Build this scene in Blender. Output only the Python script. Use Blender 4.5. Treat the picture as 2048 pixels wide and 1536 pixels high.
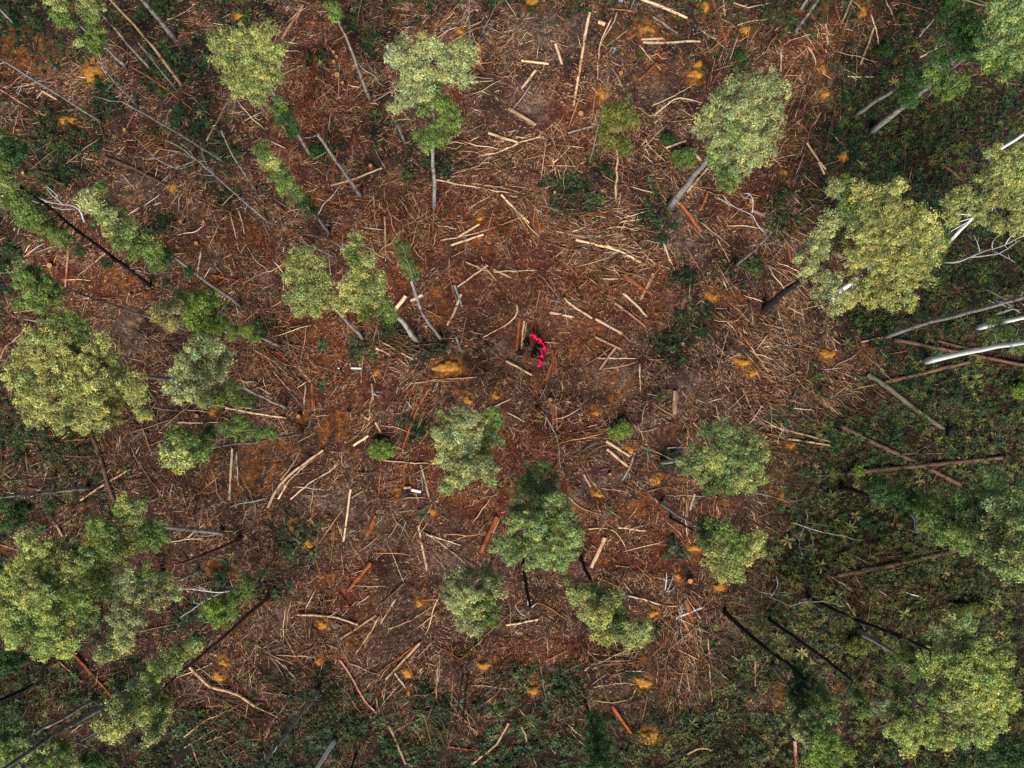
import bpy, math, random
import numpy as np
from mathutils import Vector, Matrix, Euler

random.seed(7)
rng = np.random.default_rng(11)
for o in list(bpy.data.objects):
    bpy.data.objects.remove(o)
SC = bpy.context.scene
COL = SC.collection
R = math.radians

# ------------------------------------------------------------------ camera
CAMH = 100.0
FPX = 1450.0                      # focal length in pixels of the 2048 px wide photograph
cam_d = bpy.data.cameras.new('camera')
cam = bpy.data.objects.new('camera', cam_d)
COL.objects.link(cam)
cam.location = (0, 0, CAMH)
cam.rotation_euler = (math.atan(102 / FPX), math.atan(16 / FPX), 0)
cam_d.sensor_width = 36.0
cam_d.lens = 36.0 * FPX / 2048.0
cam_d.clip_start = 0.5
cam_d.clip_end = 3000
SC.camera = cam
RM = np.array(Euler(cam.rotation_euler, 'XYZ').to_matrix())

# ------------------------------------------------------------------ light
SUN_EL, SUN_AZ = R(44), R(182)    # the sun stands beyond the lower edge of the picture
world = bpy.data.worlds.new('World')
SC.world = world
world.use_nodes = True
wn = world.node_tree
sky = wn.nodes.new('ShaderNodeTexSky')
sky.sky_type = 'NISHITA'
sky.sun_disc = False
sky.sun_elevation = SUN_EL
sky.sun_rotation = SUN_AZ
bg = wn.nodes['Background']
wn.links.new(sky.outputs[0], bg.inputs[0])
bg.inputs[1].default_value = 0.062
sun_d = bpy.data.lights.new('sun', 'SUN')
sun_d.energy = 4.3
sun_d.angle = R(38)
sun_d.color = (1.0, 0.93, 0.80)
sun = bpy.data.objects.new('sun', sun_d)
COL.objects.link(sun)
sdir = Vector((math.sin(SUN_AZ) * math.cos(SUN_EL), math.cos(SUN_AZ) * math.cos(SUN_EL), math.sin(SUN_EL)))
sun.rotation_euler = sdir.to_track_quat('Z', 'Y').to_euler()
SC.view_settings.view_transform = 'Standard'
SC.view_settings.look = 'None'
SC.view_settings.gamma = 1
SC.view_settings.exposure = 0.62
SC.render.engine = 'CYCLES'
SC.cycles.max_bounces = 5

# ------------------------------------------------------------------ helpers
def lin(r, g, b):
    f = lambda c: ((c / 255 + 0.055) / 1.055) ** 2.4 if c / 255 > 0.04045 else c / 255 / 12.92
    return (f(r), f(g), f(b))

def vnoise(x, y, s, seed):
    """smooth value noise, vectorised"""
    g = np.random.default_rng(seed).random((256, 256))
    u, v = x / s + 37.3, y / s + 91.7
    i, j = np.floor(u).astype(int), np.floor(v).astype(int)
    a, b = u - i, v - j
    a, b = a * a * (3 - 2 * a), b * b * (3 - 2 * b)
    i0, i1, j0, j1 = i % 256, (i + 1) % 256, j % 256, (j + 1) % 256
    return (g[i0, j0] * (1 - a) + g[i1, j0] * a) * (1 - b) + (g[i0, j1] * (1 - a) + g[i1, j1] * a) * b

def hz(x, y):
    x = np.asarray(x, float); y = np.asarray(y, float)
    return ((vnoise(x, y, 14, 1) - .5) * 1.1 + (vnoise(x, y, 4.2, 2) - .5) * .55
            + (vnoise(x, y, 1.3, 3) - .5) * .22 - .2)

def P(X, Y, z=None):
    """point of the place seen at photo pixel X, Y: on the ground, or at height z"""
    d = RM @ np.array([(X - 1024) / FPX, -(Y - 768) / FPX, -1.0])
    if z is not None:
        t = (z - CAMH) / d[2]
        return np.array([d[0] * t, d[1] * t, z])
    zz = 0.0
    for _ in range(4):
        t = (zz - CAMH) / d[2]
        zz = float(hz(d[0] * t, d[1] * t))
    return np.array([d[0] * t, d[1] * t, zz])

def PA(X, Y):
    X = np.asarray(X, float); Y = np.asarray(Y, float)
    c = np.stack([(X - 1024) / FPX, -(Y - 768) / FPX, -np.ones_like(X)])
    d = np.tensordot(RM, c, 1)
    t = -CAMH / d[2]
    return d[0] * t, d[1] * t

RI = RM.T
def toPix(x, y, z=0):
    x = np.asarray(x, float); y = np.asarray(y, float)
    c = np.tensordot(RI, np.stack([x, y, np.zeros_like(x) + z - CAMH]), 1)
    return 1024 - c[0] / c[2] * FPX, 768 + c[1] / c[2] * FPX

def axis_height(base, px):
    """height at which the sight line through px passes closest to the vertical over base"""
    d = RM @ np.array([(px[0] - 1024) / FPX, -(px[1] - 768) / FPX, -1.0])
    a, b = d[0] / -d[2], d[1] / -d[2]          # horizontal travel per metre of fall
    t = (base[0] * a + base[1] * b) / (a * a + b * b + 1e-9)
    return CAMH - t

def M(px):                                      # metres per photo pixel on the ground
    return px * CAMH / FPX

def tag(o, label=None, cat=None, group=None, kind=None):
    if label: o['label'] = label
    if cat: o['category'] = cat
    if group: o['group'] = group
    if kind: o['kind'] = kind
    return o

def empty(name, loc):
    o = bpy.data.objects.new(name, None)
    COL.objects.link(o)
    o.location = loc
    o.empty_display_size = .3
    return o

def np_mesh(name, V, F, mat, parent=None, col=None, smooth=False, loc=None):
    V = np.asarray(V, np.float32).reshape(-1, 3)
    F = np.asarray(F, np.int32)
    me = bpy.data.meshes.new(name)
    n = F.shape[1]
    me.vertices.add(len(V)); me.vertices.foreach_set('co', V.ravel())
    me.loops.add(F.size); me.loops.foreach_set('vertex_index', F.ravel())
    me.polygons.add(len(F))
    me.polygons.foreach_set('loop_start', np.arange(0, F.size, n, dtype=np.int32))
    me.polygons.foreach_set('loop_total', np.full(len(F), n, np.int32))
    if smooth:
        me.polygons.foreach_set('use_smooth', np.ones(len(F), bool))
    if col is not None:
        a = me.color_attributes.new('tint', 'FLOAT_COLOR', 'POINT')
        c = np.ones((len(V), 4), np.float32); c[:, :3] = col
        a.data.foreach_set('color', c.ravel())
    me.update(calc_edges=True)
    me.validate()
    me.materials.append(mat)
    o = bpy.data.objects.new(name, me)
    COL.objects.link(o)
    if parent: o.parent = parent
    if loc is not None: o.location = loc
    return o

class MB:
    """collects polygons of mixed size into one mesh"""
    def __init__(s): s.v, s.f = [], []
    def tube(s, pts, rad, n=8, cap=True, rough=0.0, seed=0):
        pts = [Vector(p) for p in pts]
        rr = random.Random(seed)
        k0 = len(s.v)
        up = Vector((0, 0, 1))
        jit = [1 + rough * rr.uniform(-1, 1) for _ in range(n)]
        for i, p in enumerate(pts):
            t = (pts[min(i + 1, len(pts) - 1)] - pts[max(i - 1, 0)])
            t = t.normalized() if t.length > 1e-6 else Vector((1, 0, 0))
            a = t.cross(up)
            a = a.normalized() if a.length > 0.05 else t.cross(Vector((0, 1, 0))).normalized()
            b = a.cross(t)
            for j in range(n):
                th = 2 * math.pi * j / n
                r = rad[i] * jit[j] * (1 + rough * .6 * rr.uniform(-1, 1))
                s.v.append(p + a * (math.cos(th) * r) + b * (math.sin(th) * r))
        for i in range(len(pts) - 1):
            for j in range(n):
                q = k0 + i * n
                s.f.append((q + j, q + (j + 1) % n, q + n + (j + 1) % n, q + n + j))
        if cap:
            s.f.append(tuple(k0 + j for j in reversed(range(n))))
            s.f.append(tuple(k0 + (len(pts) - 1) * n + j for j in range(n)))
        return s
    def build(s, name, mat, parent=None, loc=None, smooth=True):
        me = bpy.data.meshes.new(name)
        me.from_pydata([tuple(v) for v in s.v], [], s.f)
        if smooth:
            for p in me.polygons:
                p.use_smooth = len(p.vertices) == 4
        me.update()
        me.materials.append(mat)
        o = bpy.data.objects.new(name, me)
        COL.objects.link(o)
        if parent: o.parent = parent
        if loc is not None: o.location = loc
        return o

# ------------------------------------------------------------------ materials
def newmat(name):
    m = bpy.data.materials.new(name)
    m.use_nodes = True
    nt = m.node_tree
    b = nt.nodes['Principled BSDF']
    b.inputs['Roughness'].default_value = .85
    b.inputs['Specular IOR Level'].default_value = .2
    return m, nt, b

def ramp(nt, fac, stops):
    r = nt.nodes.new('ShaderNodeValToRGB')
    e = r.color_ramp.elements
    while len(e) < len(stops): e.new(.5)
    for k, (p, c) in enumerate(stops):
        e[k].position = p; e[k].color = (*c, 1)
    nt.links.new(fac, r.inputs[0])
    return r.outputs[0]

def noise(nt, vec, scale, detail=4, rough=.6):
    n = nt.nodes.new('ShaderNodeTexNoise')
    n.inputs['Scale'].default_value = scale
    n.inputs['Detail'].default_value = detail
    n.inputs['Roughness'].default_value = rough
    if vec is not None: nt.links.new(vec, n.inputs['Vector'])
    return n.outputs['Fac']

def mixc(nt, a, b, fac, mode='MIX'):
    m = nt.nodes.new('ShaderNodeMix')
    m.data_type = 'RGBA'; m.blend_type = mode
    for s, v in ((6, a), (7, b), (0, fac)):
        if isinstance(v, (int, float)): m.inputs[s].default_value = v
        elif isinstance(v, tuple): m.inputs[s].default_value = (*v, 1)
        else: nt.links.new(v, m.inputs[s])
    return m.outputs[2]

def bump(nt, b, h, strength, dist):
    n = nt.nodes.new('ShaderNodeBump')
    n.inputs['Strength'].default_value = strength
    n.inputs['Distance'].default_value = dist
    nt.links.new(h, n.inputs['Height'])
    nt.links.new(n.outputs[0], b.inputs['Normal'])

def wood_mat(name, main, second, stain, stain_amt=.5, dark=.45):
    """grained wood or bark, streaks along the piece's own X axis"""
    m, nt, b = newmat(name)
    tc = nt.nodes.new('ShaderNodeTexCoord')
    mp = nt.nodes.new('ShaderNodeMapping')
    mp.inputs['Scale'].default_value = (.5, 5, 5)
    nt.links.new(tc.outputs['Object'], mp.inputs['Vector'])
    oi = nt.nodes.new('ShaderNodeObjectInfo')
    add = nt.nodes.new('ShaderNodeVectorMath'); add.operation = 'ADD'
    comb = nt.nodes.new('ShaderNodeCombineXYZ')
    mul = nt.nodes.new('ShaderNodeMath'); mul.operation = 'MULTIPLY'; mul.inputs[1].default_value = 60
    nt.links.new(oi.outputs['Random'], mul.inputs[0])
    for k in range(3): nt.links.new(mul.outputs[0], comb.inputs[k])
    nt.links.new(mp.outputs[0], add.inputs[0]); nt.links.new(comb.outputs[0], add.inputs[1])
    g = noise(nt, add.outputs[0], 1.6, 5, .65)
    c = ramp(nt, g, [(.32, tuple(x * dark for x in main)), (.5, main), (.68, second)])
    add2 = nt.nodes.new('ShaderNodeVectorMath'); add2.operation = 'ADD'
    nt.links.new(tc.outputs['Object'], add2.inputs[0]); nt.links.new(comb.outputs[0], add2.inputs[1])
    s = noise(nt, add2.outputs[0], 1.1, 3, .6)
    sm = ramp(nt, s, [(.62 - .2 * stain_amt, (0, 0, 0)), (.70 - .15 * stain_amt, (1, 1, 1))])
    c = mixc(nt, c, stain, sm)
    v = nt.nodes.new('ShaderNodeMath'); v.operation = 'MULTIPLY_ADD'
    v.inputs[1].default_value = .5; v.inputs[2].default_value = .72
    nt.links.new(oi.outputs['Random'], v.inputs[0])
    hsv = nt.nodes.new('ShaderNodeHueSaturation')
    nt.links.new(v.outputs[0], hsv.inputs['Value']); nt.links.new(c, hsv.inputs['Color'])
    nt.links.new(hsv.outputs[0], b.inputs['Base Color'])
    bump(nt, b, g, .6, .05)
    return m

WM = {
    'c': wood_mat('cream_wood', (.62, .44, .275), (.80, .64, .45), (.36, .15, .055), .35, .6),
    'w': wood_mat('white_wood', (.80, .80, .80), (.88, .88, .87), (.50, .46, .42), .12, .75),
    'a': wood_mat('ash_pale_wood', (.44, .45, .45), (.60, .60, .60), (.28, .25, .22), .3, .6),
    'o': wood_mat('rust_bark', (.33, .085, .028), (.44, .15, .05), (.15, .045, .022), .4, .5),
    'p': wood_mat('pink_wood', (.40, .22, .15), (.55, .35, .24), (.27, .09, .045), .5, .5),
    't': wood_mat('tan_wood', (.42, .27, .155), (.60, .44, .28), (.18, .085, .045), .45, .45),
    'b': wood_mat('brown_bark', (.13, .07, .045), (.24, .14, .085), (.05, .03, .024), .4, .45),
    'g': wood_mat('grey_wood', (.22, .215, .205), (.40, .385, .35), (.12, .085, .065), .5, .45),
    'k': wood_mat('charred_wood', (.012, .011, .013), (.035, .03, .03), (.07, .05, .038), .1, .5),
    'v': wood_mat('mossy_bark', (.11, .11, .065), (.19, .18, .11), (.07, .05, .03), .3, .5),
}
def cut_mat():
    m, nt, b = newmat('sawn_wood')
    tc = nt.nodes.new('ShaderNodeTexCoord')
    w = nt.nodes.new('ShaderNodeTexNoise'); w.inputs['Scale'].default_value = 9
    nt.links.new(tc.outputs['Object'], w.inputs['Vector'])
    c = ramp(nt, w.outputs['Fac'], [(.3, (.30, .11, .035)), (.6, (.52, .26, .10))])
    nt.links.new(c, b.inputs['Base Color'])
    return m
CUT = cut_mat()

def leaf_mat():
    m, nt, b = newmat('foliage')
    at = nt.nodes.new('ShaderNodeAttribute'); at.attribute_name = 'tint'
    geo = nt.nodes.new('ShaderNodeNewGeometry')
    v = nt.nodes.new('ShaderNodeMath'); v.operation = 'MULTIPLY_ADD'
    v.inputs[1].default_value = .9; v.inputs[2].default_value = .55
    nt.links.new(geo.outputs['Random Per Island'], v.inputs[0])
    hsv = nt.nodes.new('ShaderNodeHueSaturation')
    nt.links.new(v.outputs[0], hsv.inputs['Value']); nt.links.new(at.outputs['Color'], hsv.inputs['Color'])
    nt.links.new(hsv.outputs[0], b.inputs['Base Color'])
    b.inputs['Roughness'].default_value = .55
    b.inputs['Specular IOR Level'].default_value = .35
    tr = nt.nodes.new('ShaderNodeBsdfTranslucent')
    nt.links.new(hsv.outputs[0], tr.inputs['Color'])
    mx = nt.nodes.new('ShaderNodeMixShader'); mx.inputs[0].default_value = .28
    nt.links.new(b.outputs[0], mx.inputs[1]); nt.links.new(tr.outputs[0], mx.inputs[2])
    nt.links.new(mx.outputs[0], nt.nodes['Material Output'].inputs['Surface'])
    return m
LEAF = leaf_mat()

def tint_mat(name, rough=.9, lo=.6, hi=.9):
    m, nt, b = newmat(name)
    at = nt.nodes.new('ShaderNodeAttribute'); at.attribute_name = 'tint'
    geo = nt.nodes.new('ShaderNodeNewGeometry')
    v = nt.nodes.new('ShaderNodeMath'); v.operation = 'MULTIPLY_ADD'
    v.inputs[1].default_value = hi; v.inputs[2].default_value = lo
    nt.links.new(geo.outputs['Random Per Island'], v.inputs[0])
    hsv = nt.nodes.new('ShaderNodeHueSaturation')
    nt.links.new(v.outputs[0], hsv.inputs['Value']); nt.links.new(at.outputs['Color'], hsv.inputs['Color'])
    nt.links.new(hsv.outputs[0], b.inputs['Base Color'])
    b.inputs['Roughness'].default_value = rough
    return m
DEBRIS = tint_mat('wood_debris')

def ground_mat():
    m, nt, b = newmat('forest_floor')
    at = nt.nodes.new('ShaderNodeAttribute'); at.attribute_name = 'tint'
    tc = nt.nodes.new('ShaderNodeTexCoord')
    o = tc.outputs['Object']
    n1 = noise(nt, o, 1.3, 9, .82)
    n2 = noise(nt, o, 4.2, 6, .85)
    k1 = ramp(nt, n1, [(.36, (.22, .20, .23)), (.5, (.78, .75, .76)), (.64, (1.7, 1.55, 1.4))])
    k2 = ramp(nt, n2, [(.37, (.18, .16, .18)), (.5, (.8, .78, .78)), (.60, (1.9, 1.7, 1.5)), (.68, (3.2, 2.8, 2.3))])
    c = mixc(nt, at.outputs['Color'], k1, 1.0, 'MULTIPLY')
    c = mixc(nt, c, k2, 1.0, 'MULTIPLY')
    nt.links.new(c, b.inputs['Base Color'])
    b.inputs['Roughness'].default_value = .95
    bump(nt, b, n2, .9, .12)
    return m

def soil_mat():
    m, nt, b = newmat('ochre_soil')
    tc = nt.nodes.new('ShaderNodeTexCoord')
    n1 = noise(nt, tc.outputs['Object'], 2.2, 7, .7)
    c = ramp(nt, n1, [(.3, (.12, .045, .012)), (.46, (.32, .135, .022)), (.62, (.45, .22, .045)), (.78, (.50, .33, .16))])
    nt.links.new(c, b.inputs['Base Color'])
    bump(nt, b, n1, .9, .12)
    return m
SOIL = soil_mat()

def cloth_mat(name, col, var=.25):
    m, nt, b = newmat(name)
    tc = nt.nodes.new('ShaderNodeTexCoord')
    n1 = noise(nt, tc.outputs['Object'], 6, 3)
    c = ramp(nt, n1, [(.3, tuple(x * (1 - var) for x in col)), (.7, col)])
    nt.links.new(c, b.inputs['Base Color'])
    b.inputs['Roughness'].default_value = .7
    return m

# ------------------------------------------------------------------ ground colour patches (photo pixels: x, y, rx, ry)
OCHRE = """705,150,16,14 880,58,26,22 920,62,16,14 1065,5,22,14 1330,62,30,16 1300,105,60,60 1275,70,60,40 1395,130,24,24 1410,15,16,20
1490,60,22,18 1640,20,36,30 1725,20,20,20 1565,345,14,12 495,470,38,26 470,455,20,20 960,437,13,10 1020,455,16,12 640,395,30,16 555,550,14,10
670,475,18,12 895,738,38,22 690,850,34,36 655,865,34,26 600,822,16,24 925,778,30,16 980,790,22,20 700,905,16,16 655,940,16,14 800,978,24,18
585,1052,16,14 658,1070,20,16 840,1215,14,14 700,1270,26,16 600,1302,26,10 675,1328,20,12 975,1315,24,18 1062,1358,16,16 1290,1330,12,20
1300,1480,28,22 1430,1205,20,10 1285,1225,16,16 1395,1105,26,20 1440,1000,34,18 1300,935,22,16 1250,920,16,14 1340,860,30,14 1355,880,18,12
1200,985,18,12 1220,1120,20,18 1190,825,20,14 1500,745,36,20 1455,592,36,18 1740,715,26,20 1560,985,14,20 1570,1010,12,16 435,1145,30,18
40,90,55,30 0,1105,14,18 320,290,20,18 440,1350,20,24 240,560,40,30 285,590,20,18 640,670,30,30 520,940,50,50 470,960,60,30 730,470,30,12
960,470,30,30 1130,1020,50,30 250,1090,10,10 1110,770,30,14 850,770,30,16 800,560,30,20 880,610,30,50 1230,780,24,40 170,130,20,16 120,235,24,16
540,900,60,30 640,1170,30,20 1060,720,20,20 1170,680,50,40 1560,330,10,10 1490,120,16,14 1310,630,14,20 1060,770,24,24 1560,1400,14,40 1690,1390,30,28
650,720,40,30 1270,1010,40,20 830,540,30,16 900,1000,30,14 150,40,14,30 70,130,40,16 1000,330,14,12 1540,620,20,10"""
ASH = """105,115,34,36 100,160,30,20 250,640,24,50 245,700,26,30 235,320,30,14 260,370,40,22 1340,470,28,26 1372,430,22,22 1240,760,20,30 520,565,20,20
1200,965,30,14 1150,1000,22,16 160,520,16,10 640,610,24,10 1000,700,24,16 1370,500,26,22 1290,680,10,24 560,1230,16,30 700,1000,30,40 640,1000,40,30
1090,60,60,40 1060,200,40,30 1150,60,30,40 1700,160,40,26 1290,860,24,16 1100,430,24,22 880,1110,40,24 760,1090,30,22 1470,1260,50,50 1300,170,30,24
1370,770,40,30 1600,640,20,40 1590,480,20,20 430,520,40,24 330,520,24,16 640,60,22,20 1770,850,24,24 1660,960,30,10 1200,745,30,16 560,330,16,30"""
GREEN = """330,130,50,70 60,30,60,40 215,200,40,50 110,290,80,60 20,330,30,30 15,530,26,60 390,240,50,40 470,40,40,36 400,110,50,50 535,25,24,30 430,300,50,40
700,40,24,46 730,80,24,40 735,115,20,16 640,110,20,30 660,300,18,40 760,270,26,50 880,330,40,30 1190,340,40,26 1160,380,60,30 1150,420,50,24 1310,430,30,50
1560,420,24,50 1590,450,24,20 1360,560,26,26 1480,540,40,24 1400,640,20,30 1330,690,44,26 1370,650,22,30 1620,30,24,40 1580,30,20,20 1690,180,30,30
1780,270,110,60 1830,330,130,90 1950,220,90,60 2000,250,60,60 1960,560,100,50 1760,640,80,30 1900,640,60,30 1900,760,140,70 1760,860,90,60 1640,850,60,36
1950,900,110,90 1680,950,80,40 1760,1050,120,60 1640,1040,60,50 1600,1110,70,50 1850,1130,100,50 1960,1180,90,80 1620,1220,80,50 1570,1300,60,60
1700,1290,90,60 1480,1340,70,70 1420,1460,80,60 1260,1340,30,16 1130,1370,40,40 1060,1440,60,60 1120,1500,80,40 850,1500,60,24 960,1410,24,24 1000,1500,44,30
650,1420,60,60 560,1510,60,30 590,1090,40,50 545,1170,40,30 640,1360,30,30 120,900,60,50 160,970,60,40 30,870,30,70 440,1170,40,50 360,1230,40,30
180,1400,50,30 360,1500,60,30 30,1430,60,30 60,1350,50,30 270,1360,40,40 835,850,36,26 780,660,40,34 720,690,24,24 885,690,24,20 960,700,14,10 520,650,26,20
700,1460,90,50 1300,1250,20,10 1350,1100,20,20 1340,900,18,30 1420,1500,120,40 1540,1480,60,60 1760,1500,80,40 1950,1500,90,40 2010,1300,40,90 1500,230,14,14
1560,830,30,26 1630,760,30,20 1840,560,40,40 1990,480,60,60 1880,450,30,50 2020,620,30,30 1660,310,10,10 1720,240,40,30 300,40,60,40 110,350,60,30 320,445,20,16
1480,130,20,20 1770,100,30,40 610,1480,60,50 780,1500,60,40 830,700,24,16 860,1420,50,50 1030,1350,20,20 1310,780,14,12 460,390,26,20 60,1480,60,40 820,320,14,40"""
REDS = """930,440,170,80 1100,560,140,80 1130,660,120,70 820,470,110,90 640,660,120,60 760,600,120,90 900,580,80,60 980,880,180,60 1000,1000,120,50 650,160,60,160 600,300,60,80
1150,250,80,80 1250,560,100,60 100,550,90,60 200,560,80,50 480,500,120,40 560,720,60,60 900,180,40,60 1320,1100,60,90 1200,1080,60,50 700,780,90,50 1620,100,60,60 1560,260,60,80
850,930,70,50 60,120,80,50 300,300,60,40 1080,1300,90,30 700,1180,60,50 420,560,60,30 1480,420,60,40 1280,620,60,40"""
MOUNDS = """185,145,24,19 135,240,17,14 475,33,14,10 845,70,17,12 957,98,8,7 1065,2,16,10 1295,58,15,11 1390,148,16,11 1396,128,10,9 1205,188,14,15 1643,140,10,14 1647,187,13,10 1686,310,10,12 1725,25,11,13
895,733,28,15 752,745,9,9 935,800,11,10 865,1023,10,9 615,1087,14,13 585,1052,11,9 644,1249,12,11 814,1344,14,12 967,1330,13,11 637,1322,8,11 837,1203,8,12 1066,1380,12,12 1286,1364,18,14 1299,1474,22,14
1439,1172,14,11 1306,1226,11,9 1389,1095,15,10 1314,959,12,10 1260,899,11,9 1195,988,11,8 1421,592,15,9 1484,724,18,9 1506,746,11,8 1653,707,14,13 1580,890,13,9 1568,344,9,8 1355,1152,8,7 447,1325,12,8 435,1352,12,12
425,822,10,9 345,375,10,10 817,1384,8,7 1500,408,8,8 1564,990,6,12 1490,60,12,10 1410,12,10,12 960,437,8,6 1190,826,10,8 990,790,10,10 920,62,9,8"""
MOUNDS_P = ' '.join(','.join(str(float(v) * (1.2 if k > 1 else 1)) for k, v in enumerate(t.split(','))) for t in MOUNDS.split())
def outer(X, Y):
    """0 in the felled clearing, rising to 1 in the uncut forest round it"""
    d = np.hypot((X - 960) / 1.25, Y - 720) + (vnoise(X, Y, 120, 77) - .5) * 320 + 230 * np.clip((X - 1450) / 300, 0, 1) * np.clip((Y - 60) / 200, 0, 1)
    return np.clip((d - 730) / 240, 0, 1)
def patches(s): return [tuple(float(v) for v in t.split(',')) for t in s.split()]
def mask(X, Y, s, soft=.35, wob=10, seed=5):
    m = np.zeros_like(X)
    wx = (vnoise(X, Y, 16, seed) - .5) * wob * 2 + (vnoise(X, Y, 5, seed + 1) - .5) * wob * 1.2
    wy = (vnoise(X, Y, 16, seed + 2) - .5) * wob * 2 + (vnoise(X, Y, 5, seed + 3) - .5) * wob * 1.2
    for (cx, cy, rx, ry) in patches(s):
        d = np.sqrt(((X + wx - cx) / rx) ** 2 + ((Y + wy - cy) / ry) ** 2)
        m = np.maximum(m, np.clip((1 + soft - d) / (2 * soft), 0, 1))
    return m

# ------------------------------------------------------------------ ground sheet
def build_ground():
    xs = np.concatenate([np.linspace(-700, -95, 26)[:-1], np.arange(-95, 95, .25), np.linspace(95, 700, 26)])
    ys = np.concatenate([np.linspace(-700, -72, 26)[:-1], np.arange(-72, 76, .25), np.linspace(76, 700, 26)])
    X, Y = np.meshgrid(xs, ys)
    Z = hz(X, Y)
    px, py = toPix(X, Y)
    px = np.clip(px, -300, 2350); py = np.clip(py, -300, 1850)
    oc, ash, gr, rd = (mask(px, py, OCHRE, .3, 12, 5), mask(px, py, ASH, .5, 16, 15),
                       mask(px, py, GREEN, .5, 16, 25), mask(px, py, REDS, .6, 26, 35))
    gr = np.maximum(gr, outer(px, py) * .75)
    n = vnoise(X, Y, 3.0, 41)[..., None]; n2 = vnoise(X, Y, .9, 42)[..., None]; n3 = vnoise(X, Y, 7.5, 43)[..., None]
    base = (1 - n) * np.array([.028, .015, .014]) + n * np.array([.072, .042, .037])
    base = base * (.75 + .5 * n2)
    base = base * (1 - .3 * n3) + .3 * n3 * np.array([.13, .062, .03])
    n4 = vnoise(X, Y, 2.1, 45)[..., None]; base = base * (.55 + .9 * n4)
    def mixin(b, m, c, k): w = (m * k)[..., None]; return b * (1 - w) + np.array(c) * w
    base = mixin(base, rd * (.4 + .6 * n2[..., 0]), (.150, .033, .014), .75)
    base = mixin(base, ash * (.3 + .9 * n2[..., 0]).clip(0, 1), (.165, .120, .100), .9)
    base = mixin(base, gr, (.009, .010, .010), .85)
    base = mixin(base, oc * np.clip(vnoise(X, Y, .8, 44) * 2.6 - .6, 0, 1), (.26, .098, .018), .62)
    mo = mask(px, py, MOUNDS_P, .25, 5, 55)
    ctr = np.clip(1.15 - np.hypot((px - 1120) / 170, (py - 690) / 90), 0, 1) * np.clip(vnoise(X, Y, 2.4, 46) * 1.8 - .2, 0, 1)
    base = mixin(base, ctr, (.24, .115, .075), .7)
    base = mixin(base, mo, (.33, .145, .026), .9)
    ny, nx = X.shape
    idx = np.arange(ny * nx).reshape(ny, nx)
    F = np.stack([idx[:-1, :-1], idx[:-1, 1:], idx[1:, 1:], idx[1:, :-1]], -1).reshape(-1, 4)
    V = np.stack([X, Y, Z], -1).reshape(-1, 3)
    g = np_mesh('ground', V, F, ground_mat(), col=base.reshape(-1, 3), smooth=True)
    tag(g, 'red brown clearfell forest floor with ochre soil patches and ash', 'ground', kind='structure')
build_ground()

# ------------------------------------------------------------------ scattered litter (nobody could count it)
def scatter_points(n, weight):
    """n ground points inside (and a little outside) the view, chosen by a weight of photo pixel"""
    out = []
    tot = 0
    while tot < n:
        X = rng.uniform(-120, 2170, n * 2); Y = rng.uniform(-120, 1660, n * 2)
        w = weight(X, Y)
        k = rng.random(n * 2) < w
        out.append(np.stack([X[k], Y[k]], 1)); tot += k.sum()
    a = np.concatenate(out)[:n]
    x, y = PA(a[:, 0], a[:, 1])
    return a[:, 0], a[:, 1], x, y

def ribbon(N, x, y, z, ang, L, W, H, bend, stations, col, name, mat, pitch=None, label=None):
    """N low triangular-section strips, each following a random bend"""
    s = np.linspace(-.5, .5, stations)
    lat = np.zeros((N, stations))
    for q in range(1, 6):
        lat += (rng.normal(0, 1, (N, 1)) * np.sin(math.pi * q * (s + .5) + rng.uniform(0, 6, (N, 1)))) / q ** 1.1
    lat = lat * bend[:, None] * L[:, None]
    ca, sa = np.cos(ang)[:, None], np.sin(ang)[:, None]
    cx = x[:, None] + s * L[:, None] * ca - lat * sa
    cy = y[:, None] + s * L[:, None] * sa + lat * ca
    cz = hz(cx, cy) + z[:, None]
    if pitch is not None: cz = cz + (s + .5) * L[:, None] * pitch[:, None]
    tp = (1 - .75 * np.abs(2 * s) ** 2.5) if stations > 2 else np.ones(stations)
    hw = W[:, None] * .5 * tp
    V = np.zeros((N, stations, 3, 3))
    V[:, :, 0] = np.stack([cx - sa * hw, cy + ca * hw, cz - .01], -1)
    V[:, :, 1] = np.stack([cx, cy, cz + H[:, None] * tp], -1)
    V[:, :, 2] = np.stack([cx + sa * hw, cy - ca * hw, cz - .01], -1)
    idx = np.arange(N * stations * 3).reshape(N, stations, 3)
    F = []
    for a, b in ((0, 1), (1, 2), (2, 0)):
        F.append(np.stack([idx[:, :-1, b], idx[:, 1:, b], idx[:, 1:, a], idx[:, :-1, a]], -1).reshape(-1, 4))
    C = np.repeat(col[:, None, :], stations * 3, 1).reshape(-1, 3)
    o = np_mesh(name, V.reshape(-1, 3), np.concatenate(F), mat, col=C)
    tag(o, label, 'debris', kind='stuff')
    return o

PALE = np.array([[.78, .60, .40], [.58, .37, .20], [.38, .18, .085], [.34, .105, .038], [.24, .15, .10], [.44, .37, .31], [.17, .085, .06], [.52, .26, .11]])
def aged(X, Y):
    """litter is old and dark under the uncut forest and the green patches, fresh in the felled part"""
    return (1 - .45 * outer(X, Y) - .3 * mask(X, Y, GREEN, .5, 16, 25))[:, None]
def pick(N, p):
    p = np.array(p, float); p /= p.sum()
    c = PALE[rng.choice(len(PALE), N, p=p)]
    return c * rng.uniform(.75, 1.2, (N, 1))

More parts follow.
